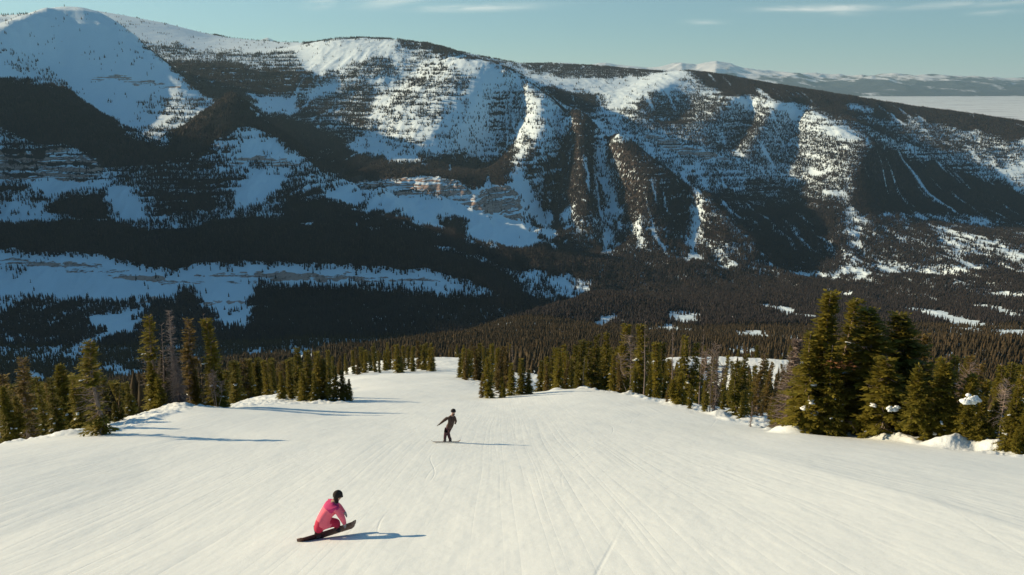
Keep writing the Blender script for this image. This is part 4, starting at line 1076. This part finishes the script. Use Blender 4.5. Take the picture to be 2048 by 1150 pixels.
band(22, [(1090, 730, 112), (1200, 716, 110), (1340, 724, 98)], mix2, 'front belt of the right hand tree line', 'conifers in the lower belt on the right', wf=1.2, jt=22)
band(30, [(1335, 722, 100), (1450, 712, 92), (1560, 726, 86), (1620, 706, 72)], mix2, 'belt below the run behind the forked snag', 'conifers behind the forked snag', wf=1.0, jt=30, jy=.15)
band(12, [(1340, 768, 76), (1460, 778, 64), (1560, 790, 58)], mix2, 'row around the forked snag', 'low conifers behind the forked snag', wf=1.1, jt=20, what='low conifer')
band(22, [(1350, 690, 400), (1450, 684, 400), (1560, 688, 390), (1640, 690, 380)], mix1, 'distant row beyond the right snow strip', 'conifers on the far right slope', wf=1.4, jt=16)
band(24, [(1850, 706, 95), (1900, 716, 85), (1960, 720, 80), (2048, 730, 75)], mix2, 'wood right of the great clump', 'dark conifers right of the great clump', wf=1.1, jt=26, jy=.2, what='dark conifer')
band(20, [(0, 752, 75), (90, 760, 80), (180, 756, 85), (280, 752, 90)], mix2, 'rear row below the left edge', 'conifers behind the left lip', wf=1.2, jt=24, jy=.15)
band(14, [(1600, 800, 47), (1700, 780, 45.5), (1800, 790, 43), (1860, 820, 41.5)], ['bushy', 'fir3', 'wide'], 'low row under the great clump', 'low conifers under the great clump', wf=.8, jt=14, jy=.02, what='bushy conifer')
band(8, [(1880, 830, 40.5), (1960, 850, 38), (2048, 860, 35.5)], ['bushy', 'wide', 'fir3'], 'low row in the right corner', 'low conifers in the right corner', wf=.7, jt=14, jy=.02, what='bushy conifer')
print('individual trees', tree_count)
# the rest of the wood nearer than the valley, below and beside the run
def wood(name, n, y0, y1, a0, a1, cond, hmin, hmax, seed, label):
    a = rng.uniform(a0, a1, n); Y = np.exp(rng.uniform(math.log(y0), math.log(y1), n)); X = a * Y
    H = rng.uniform(hmin, hmax, n)
    px = 1024 + F_PX * a / (CT - base_e(Y) * ST)
    k = cond(px, Y, X); X, Y, H = X[k], Y[k], H[k]
    k = in_sight(X, Y, H, .004); X, Y, H = X[k], Y[k], H[k]
    print(name, len(X))
    return forest_mesh(name, X, Y, H, m_forest2, 5, 7, seed, label)
def side_cond(px, Y, X):
    l = np.interp(Y, [70, 100, 130, 220, 260, 450], [250, 400, 420, 500, 540, 560])
    r = np.interp(Y, [70, 90, 120, 240, 330, 450], [1880, 1700, 1250, 1000, 960, 930])
    n = fbm(X / 22, Y / 30, 3, 101)
    clear = (px > 1300) & (px < 1680) & (Y > 285) & (Y < 365)
    return ((px < l) | (px > r)) & (n > -.35 + .52 * clear) & ~((px > 1050) & (px < 1150) & (Y < 200))
wood('hillside_wood', 4200, 85, 458, -.75, .75, side_cond, 5, 9.5, 44, 'mass of conifers on the slopes below both sides of the run')
# ------------------------------------------------------------------ people
def plain_mat(name, c, rough=.75, spec=.3, vary=.15):
    m, nt, b = new_mat(name); g = NT(nt)
    tcn = g.n('ShaderNodeTexCoord')
    n = g.noise(tcn.outputs['Object'], 9.0, 3)
    g.l(g.mix(n, tuple(x * (1 - vary) for x in c), tuple(min(1, x * (1 + vary)) for x in c)), b.inputs['Base Color'])
    b.inputs['Roughness'].default_value = rough; b.inputs['Specular IOR Level'].default_value = spec
    return m
def skin_mesh(name, joints, mats, pick, sub=2):
    """joints: name -> (parent, (x, y, z), radius); grows one continuous surface"""
    names = list(joints); idx = {n: i for i, n in enumerate(names)}
    me = D.meshes.new(name)
    me.from_pydata([joints[n][1] for n in names], [(idx[joints[n][0]], idx[n]) for n in names if joints[n][0]], [])
    o = link(D.objects.new(name, me))
    sk = o.modifiers.new('skin', 'SKIN'); sk.use_smooth_shade = True; sk.branch_smoothing = .4
    if not me.skin_vertices: me.skin_vertices.new()
    for n in names:
        r = joints[n][2]; rr = r if isinstance(r, tuple) else (r, r)
        me.skin_vertices[0].data[idx[n]].radius = rr
        me.skin_vertices[0].data[idx[n]].use_root = (joints[n][0] is None)
    ss = o.modifiers.new('sub', 'SUBSURF'); ss.levels = sub; ss.render_levels = sub
    bpy.context.view_layer.update()
    dg = bpy.context.evaluated_depsgraph_get()
    m2 = D.meshes.new_from_object(o.evaluated_get(dg)); m2.name = name
    D.objects.remove(o)
    for m in mats: m2.materials.append(m)
    segs = [(n, np.array(joints[joints[n][0]][1]), np.array(joints[n][1])) for n in names if joints[n][0]]
    for p in m2.polygons:
        c = np.array(p.center); best = None
        for n, a, b_ in segs:
            ab = b_ - a; t = np.clip(np.dot(c - a, ab) / (np.dot(ab, ab) + 1e-9), 0, 1)
            d = np.linalg.norm(c - a - ab * t)
            if best is None or d < best[0]: best = (d, n, t)
        p.material_index = pick(best[1], best[2], c); p.use_smooth = True
    return m2
def hand(J, wrist, side, palm, fdir, spread, curl=(0, 0, -1)):
    """palm and five separate fingers grown from the wrist joint"""
    p = np.array(palm, float); f = np.array(fdir, float); f /= np.linalg.norm(f); s = np.array(spread, float); s /= np.linalg.norm(s); c = np.array(curl, float)
    J['palm' + side] = (wrist, tuple(p), .040)
    for i, (o, l) in enumerate(((-.033, .070), (-.011, .082), (.011, .078), (.033, .060))):
        a = p + f * .045 + s * o; b_ = a + f * l * .5 + c * .008; d = b_ + f * l * .35 + c * .03
        J['fa%d%s' % (i, side)] = ('palm' + side, tuple(a), .014); J['fb%d%s' % (i, side)] = ('fa%d%s' % (i, side), tuple(b_), .012); J['fc%d%s' % (i, side)] = ('fb%d%s' % (i, side), tuple(d), .010)
    a = p - s * .045 + f * .005; b_ = a - s * .025 + f * .035
    J['ta' + side] = ('palm' + side, tuple(a), .015); J['tb' + side] = ('ta' + side, tuple(b_), .012)
def ellipsoid(c, r, n=12, m=18, cut=-2.0, wob=0.0):
    V = []; Fs = []
    for i in range(n + 1):
        th = math.pi * i / n
        for j in range(m):
            p = 2 * math.pi * j / m
            z = max(math.cos(th), cut)
            k = 1 + wob * math.sin(3 * p + th * 2)
            V.append((c[0] + r[0] * k * math.sin(th) * math.cos(p), c[1] + r[1] * k * math.sin(th) * math.sin(p), c[2] + r[2] * z))
    for i in range(n):
        for j in range(m): Fs.append((i * m + j, i * m + (j + 1) % m, (i + 1) * m + (j + 1) % m, (i + 1) * m + j))
    return V, Fs
def part(name, acc, mat, parent, smooth=True):
    o = link(D.objects.new(name, acc.mesh(name, mat, smooth))); o.parent = parent; return o
def board(center, d, up, length, mat, mat_b, label, feet):
    """snowboard with turned up ends and two bindings; d is its long axis"""
    d = np.array(d, float); d /= np.linalg.norm(d); up = np.array(up, float); up -= d * np.dot(up, d); up /= np.linalg.norm(up); w = np.cross(up, d)
    root = link(D.objects.new('snowboard', None)); root.location = tuple(center)
    a = Acc(); n = 22; V = []
    for i in range(n + 1):
        t = i / n * 2 - 1; x = t * length / 2
        wd = .135 - .018 * (1 - t * t) if abs(t) < .82 else .135 * math.sqrt(max(.02, 1 - ((abs(t) - .82) / .19) ** 2))
        z = .02 + .09 * max(0, (abs(t) - .78) / .22) ** 2
        for sgn, dz in ((-1, 0), (1, 0), (1, .014), (-1, .014)):
            V.append(tuple(d * x + w * wd * sgn + up * (z + dz)))
    Fs = []
    for i in range(n):
        for k in range(4): Fs.append((i * 4 + k, i * 4 + (k + 1) % 4, i * 4 + 4 + (k + 1) % 4, i * 4 + 4 + k))
    Fs += [(0, 1, 2, 3), (n * 4 + 3, n * 4 + 2, n * 4 + 1, n * 4)]
    a.add(V, Fs); part('deck', a, mat, root, False)
    for f in feet:
        b_ = Acc()
        V = []; c = d * f + up * .036
        for z, k in ((0, 1), (.03, 1), (.05, .8)):
            for sx_, sy_ in ((-1, -1), (1, -1), (1, 1), (-1, 1)): V.append(tuple(c + d * sx_ * .065 * k + w * sy_ * .115 * k + up * z))
        b_.add(V, [(0, 1, 5, 4), (1, 2, 6, 5), (2, 3, 7, 6), (3, 0, 4, 7), (4, 5, 9, 8), (5, 6, 10, 9), (6, 7, 11, 10), (7, 4, 8, 11), (8, 9, 10, 11), (3, 2, 1, 0)])
        V = []                                                     # high back
        for z, k in ((.04, 1), (.13, .9), (.22, .55)):
            V += [tuple(c + w * -.10 - w * .04 * (z / .2) + d * .055 * k * s2 + up * z) for s2 in (-1, 1)]
            V += [tuple(c + w * -.115 - w * .04 * (z / .2) + d * .055 * k * s2 + up * z) for s2 in (1, -1)]
        b_.add(V, [(i + k, i + (k + 1) % 4, i + 4 + (k + 1) % 4, i + 4 + k) for i in (0, 4) for k in range(4)] + [(8, 9, 10, 11)])
        part('binding', b_, mat_b, root, False)
    tag(root, label, 'snowboard', 'snowboards')
    return root, d, up, w

mp_pink = plain_mat('pale_pink_jacket_cloth', (.80, .15, .22), .8)
mp_mag = plain_mat('magenta_yoke_cloth', (.50, .035, .16), .8)
mp_red = plain_mat('raspberry_trouser_cloth', (.50, .025, .075), .8)
mp_skin = plain_mat('skin', (.42, .26, .19), .55)
mp_black = plain_mat('black_knit', (.022, .018, .018), .9)
mp_boot = plain_mat('dark_boot_rubber', (.05, .04, .04), .6)
mp_glove = plain_mat('grey_glove_cloth', (.34, .31, .30), .8)
mp_brown = plain_mat('dark_brown_jacket_cloth', (.075, .048, .036), .85)
mp_plum = plain_mat('dark_plum_trouser_cloth', (.075, .035, .045), .85)
mp_deck = plain_mat('dark_red_brown_deck', (.085, .035, .028), .45, .4)
mp_deck2 = plain_mat('grey_brown_deck', (.20, .16, .14), .45, .4)
mp_lens = plain_mat('goggle_lens', (.02, .02, .03), .15, .6)

def rider(name_label, category, origin, J, mats, pick, headc, look, extras, zs_=1, zo_=0):
    root = link(D.objects.new('person', None)); root.location = origin
    if zs_ != 1: J = {k: (v[0], (v[1][0], v[1][1], v[1][2] * zs_ + zo_), v[2]) for k, v in J.items()}; headc = (headc[0], headc[1], headc[2] * zs_ + zo_)
    me = skin_mesh('body', J, mats, pick)
    o = link(D.objects.new('body', me)); o.parent = root
    lk = np.array(look, float); lk /= np.linalg.norm(lk)
    lat = np.cross(lk, (0, 0, 1)); lat /= np.linalg.norm(lat)
    hc = np.array(headc, float)
    for nm, mat, off, rr, cut in extras:
        a = Acc(); V, Fs = ellipsoid((0, 0, 0), rr, cut=cut, wob=.02)
        V = [tuple(hc + lat * (v[0] + off[0]) + lk * (v[1] + off[1]) + np.array((0, 0, v[2] + off[2]))) for v in V]
        a.add(V, Fs); part(nm, a, mat, root)
    tag(root, name_label, 'person', 'snowboarders on the run')
    return root

# crouching rider in pink
c0 = W(655, 1045, 17.7); X0, Y0 = c0[0], 17.7
Z0 = float(ground(X0, Y0))
eps = .2
gx = (float(ground(X0 + eps, Y0)) - float(ground(X0 - eps, Y0))) / (2 * eps); gyv = (float(ground(X0, Y0 + eps)) - float(ground(X0, Y0 - eps))) / (2 * eps)
nrm = np.array((-gx, -gyv, 1.0)); nrm /= np.linalg.norm(nrm)
bd = np.array((1.0, .52, 0)); bd[2] = gx * bd[0] + gyv * bd[1] + .20; bd /= np.linalg.norm(bd)
bup = nrm * .45 + np.array((-.15, .85, 0))
root_b, bdv, bupv, bw = board((X0, Y0, Z0 + .10), bd, bup, 1.50, mp_deck, mp_boot, 'dark red brown snowboard tilted on its edge under the rider in pink', (-.26, .26))
f1 = bdv * -.26 + bupv * .09 + np.array((0, 0, .10)); f2 = bdv * .26 + bupv * .09 + np.array((0, 0, .10))
up_ = lambda v, *o: tuple(np.array(v) + np.array(o))
J = {}
pel = np.array((-.12, -.03, .44))
J['pelvis'] = (None, tuple(pel), .205)
J['waist'] = ('pelvis', (-.07, 0, .62), .205)
J['chest'] = ('waist', (.05, .05, .85), .215)
J['collar'] = ('chest', (.14, .08, .99), .13)
J['neck'] = ('collar', (.21, .11, 1.07), .065)
J['jaw'] = ('neck', (.26, .14, 1.13), .078)
J['skull'] = ('jaw', (.27, .14, 1.22), .092)
J['crown_'] = ('skull', (.27, .14, 1.28), .070)
J['nose'] = ('jaw', (.34, .19, 1.17), .026)
J['sR'] = ('collar', (.27, -.07, .95), .105); J['eR'] = ('sR', (.39, -.10, .70), .082); J['wR'] = ('eR', (.42, -.02, .46), .058)
hand(J, 'wR', 'R', (.43, .0, .39), (.1, .1, -1), (.2, 1, 0), (-.3, 0, 0))
J['sL'] = ('collar', (.04, .26, .97), .085); J['eL'] = ('sL', (.20, .42, .74), .066); J['wL'] = ('eL', (.34, .36, .56), .050)
hand(J, 'wL', 'L', (.38, .36, .50), (.3, .0, -1), (0, 1, 0), (-.3, 0, 0))
for s, f, hx, kn in (('A', f1, (-.20, -.10), (-.10, .05, .38)), ('B', f2, (.0, .08), (.20, .14, .38))):
    f = np.array(f)
    J['hip' + s] = ('pelvis', (hx[0], hx[1], .40), .165)
    J['knee' + s] = ('hip' + s, kn, .125)
    J['shin' + s] = ('knee' + s, tuple((np.array(kn) + f) / 2), .10)
    J['ankle' + s] = ('shin' + s, tuple(f), .075)
    J['heel' + s] = ('ankle' + s, tuple(f - bw * .03 - np.array((0, 0, .07))), .062)
    J['toe' + s] = ('ankle' + s, tuple(f + np.array((.08, -.10, -.05))), .052)
J['kneeA'] = (J['kneeA'][0], (-.22, -.10, .30), .125)
def pick1(n, t, c):
    if n[:4] in ('palm',) or n[0] in 'ft' and n[1] in 'abc': return 4
    if n in ('neck', 'jaw', 'nose', 'skull', 'crown_'): return 3
    if n[:4] in ('heel', 'toeA', 'toeB') or (n[:5] == 'ankle' and t > .75): return 5
    if n[:3] == 'hip' and t < .9: return 0
    if n[:3] == 'hip' or n[:4] in ('knee', 'shin') or n[:5] == 'ankle': return 2
    if n == 'collar' or n in ('sR', 'sL') or (n == 'chest' and c[2] > .93): return 1
    return 0
rider('crouching snowboarder in pale pink jacket with magenta shoulders and black hat', 'person', (X0, Y0, Z0), J, [mp_pink, mp_mag, mp_red, mp_skin, mp_glove, mp_boot], pick1, (.27, .14, 1.22), (.8, .6, 0),
      [('hat', mp_black, (0, -.01, .03), (.112, .125, .125), -.25), ('hair', mp_black, (0, -.06, -.08), (.075, .065, .12), -2), ('goggles', mp_lens, (0, .085, -.02), (.075, .035, .038), -2),
       ('hood', mp_mag, (-.02, -.10, -.22), (.15, .10, .075), -2)], .86, .02)

# standing rider in brown
c1 = W(894, 889, 37.2); X1, Y1 = c1[0], 37.2
Z1 = float(ground(X1, Y1))
bd = np.array((1.0, .25, 0)); bd[2] = (float(ground(X1 + .3, Y1)) - float(ground(X1 - .3, Y1))) / .6 - .37 * .25
root_b, bdv, bupv, bw = board((X1 - .05, Y1, Z1 + .02), bd, (0, .35, 1), 1.5, mp_deck2, mp_boot, 'thin grey brown snowboard flat on the snow under the standing rider', (-.07, .21))
f1 = bdv * -.12 + np.array((0, 0, .14)); f2 = bdv * .16 + np.array((0, 0, .14))
J = {}
J['pelvis'] = (None, (.12, -.06, .86), .175)
J['waist'] = ('pelvis', (.22, -.03, 1.02), .175)
J['chest'] = ('waist', (.26, .02, 1.22), .205)
J['collar'] = ('chest', (.27, .05, 1.39), .13)
J['neck'] = ('collar', (.31, .07, 1.48), .062)
J['jaw'] = ('neck', (.34, .09, 1.56), .076)
J['skull'] = ('jaw', (.355, .09, 1.65), .090)
J['crown_'] = ('skull', (.355, .09, 1.71), .070)
J['nose'] = ('jaw', (.43, .13, 1.60), .025)
J['sL'] = ('collar', (.08, .0, 1.37), .100); J['eL'] = ('sL', (-.12, -.08, 1.24), .075); J['wL'] = ('eL', (-.31, -.10, 1.08), .046)
hand(J, 'wL', 'L', (-.37, -.11, 1.04), (-1, 0, -.5), (0, 1, 0), (0, 0, -1))
J['sR'] = ('collar', (.40, .12, 1.33), .082); J['eR'] = ('sR', (.46, .20, 1.08), .060); J['wR'] = ('eR', (.42, .34, .92), .046)
hand(J, 'wR', 'R', (.41, .40, .88), (0, .8, -.6), (1, 0, 0), (0, 0, -1))
for s, f, hx, kn in (('A', f1, (.02, -.08), (-.06, .0, .50)), ('B', f2, (.17, .02), (.06, .10, .50))):
    f = np.array(f)
    J['hip' + s] = ('pelvis', (hx[0], hx[1], .80), .120)
    J['knee' + s] = ('hip' + s, kn, .092)
    J['shin' + s] = ('knee' + s, tuple((np.array(kn) + f) / 2), .085)
    J['ankle' + s] = ('shin' + s, tuple(f), .078)
    J['heel' + s] = ('ankle' + s, tuple(f + np.array((0, -.03, -.06))), .060)
    J['toe' + s] = ('ankle' + s, tuple(f + np.array((.05, .13, -.05))), .050)
def pick2(n, t, c):
    if n[:4] == 'palm' or n[0] in 'ft' and n[1] in 'abc': return 3
    if n in ('neck', 'jaw', 'nose', 'skull', 'crown_'): return 2
    if n[:4] in ('heel', 'toeA', 'toeB'): return 3
    if n[:3] == 'hip' and t < .3: return 0
    if n[:3] == 'hip' or n[:4] in ('knee', 'shin') or n[:5] == 'ankle': return 1
    return 0
rider('standing snowboarder in dark brown jacket and plum trousers with one arm out', 'person', (X1, Y1, Z1), J, [mp_brown, mp_plum, mp_skin, mp_boot], pick2, (.355, .09, 1.65), (.8, .6, 0),
      [('helmet', mp_black, (0, -.01, .03), (.118, .132, .125), -.3), ('goggles', mp_lens, (0, .085, -.02), (.075, .035, .038), -2), ('neck_warmer', mp_brown, (0, -.02, -.15), (.085, .085, .06), -2)])

# ------------------------------------------------------------------ trail sign far down the run
m_sign = plain_mat('dark_sign_board', (.05, .035, .03), .7)
xs, ys = W(881, 722, 395)[0], 395.0
zs = float(ground(xs, ys))
root = link(D.objects.new('trail_sign', None)); root.location = (xs, ys, zs)
def box(a, c, s):
    V = [(c[0] + sx_ * s[0] / 2, c[1] + sy_ * s[1] / 2, c[2] + sz_ * s[2] / 2) for sz_ in (-1, 1) for sx_, sy_ in ((-1, -1), (1, -1), (1, 1), (-1, 1))]
    a.add(V, [(0, 3, 2, 1), (4, 5, 6, 7), (0, 1, 5, 4), (1, 2, 6, 5), (2, 3, 7, 6), (3, 0, 4, 7)])
a = Acc(); box(a, (0, 0, 2.1), (1.7, .06, .75)); part('panel', a, m_sign, root, False)
for q in (-.55, .55):
    a = Acc(); box(a, (q, .08, .95), (.11, .09, 2.9)); part('post', a, m_sign, root, False)
tag(root, 'small dark sign on two posts at the narrow far end of the run', 'sign')

# ------------------------------------------------------------------ the air
mh = D.materials.new('thin_mountain_air'); mh.use_nodes = True
nt = mh.node_tree; nt.nodes.clear()
out = nt.nodes.new('ShaderNodeOutputMaterial'); pv = nt.nodes.new('ShaderNodeVolumePrincipled')
pv.inputs['Color'].default_value = (.46, .77, .97, 1)
pv.inputs['Density'].default_value = 1.8e-5
pv.inputs['Anisotropy'].default_value = .2
nt.links.new(pv.outputs[0], out.inputs['Volume'])
x0, x1, y0, y1, z0, z1 = -70000, 100000, -3000, 56000, -1100, float(max(ZZ.max(), 760)) + 160
me = D.meshes.new('haze'); me.from_pydata([(x, y, z) for z in (z0, z1) for x, y in ((x0, y0), (x1, y0), (x1, y1), (x0, y1))], [], [(0, 3, 2, 1), (4, 5, 6, 7), (0, 1, 5, 4), (1, 2, 6, 5), (2, 3, 7, 6), (3, 0, 4, 7)])
me.materials.append(mh)
tag(link(D.objects.new('haze', me)), 'thin blue mountain haze', 'haze', kind='stuff')
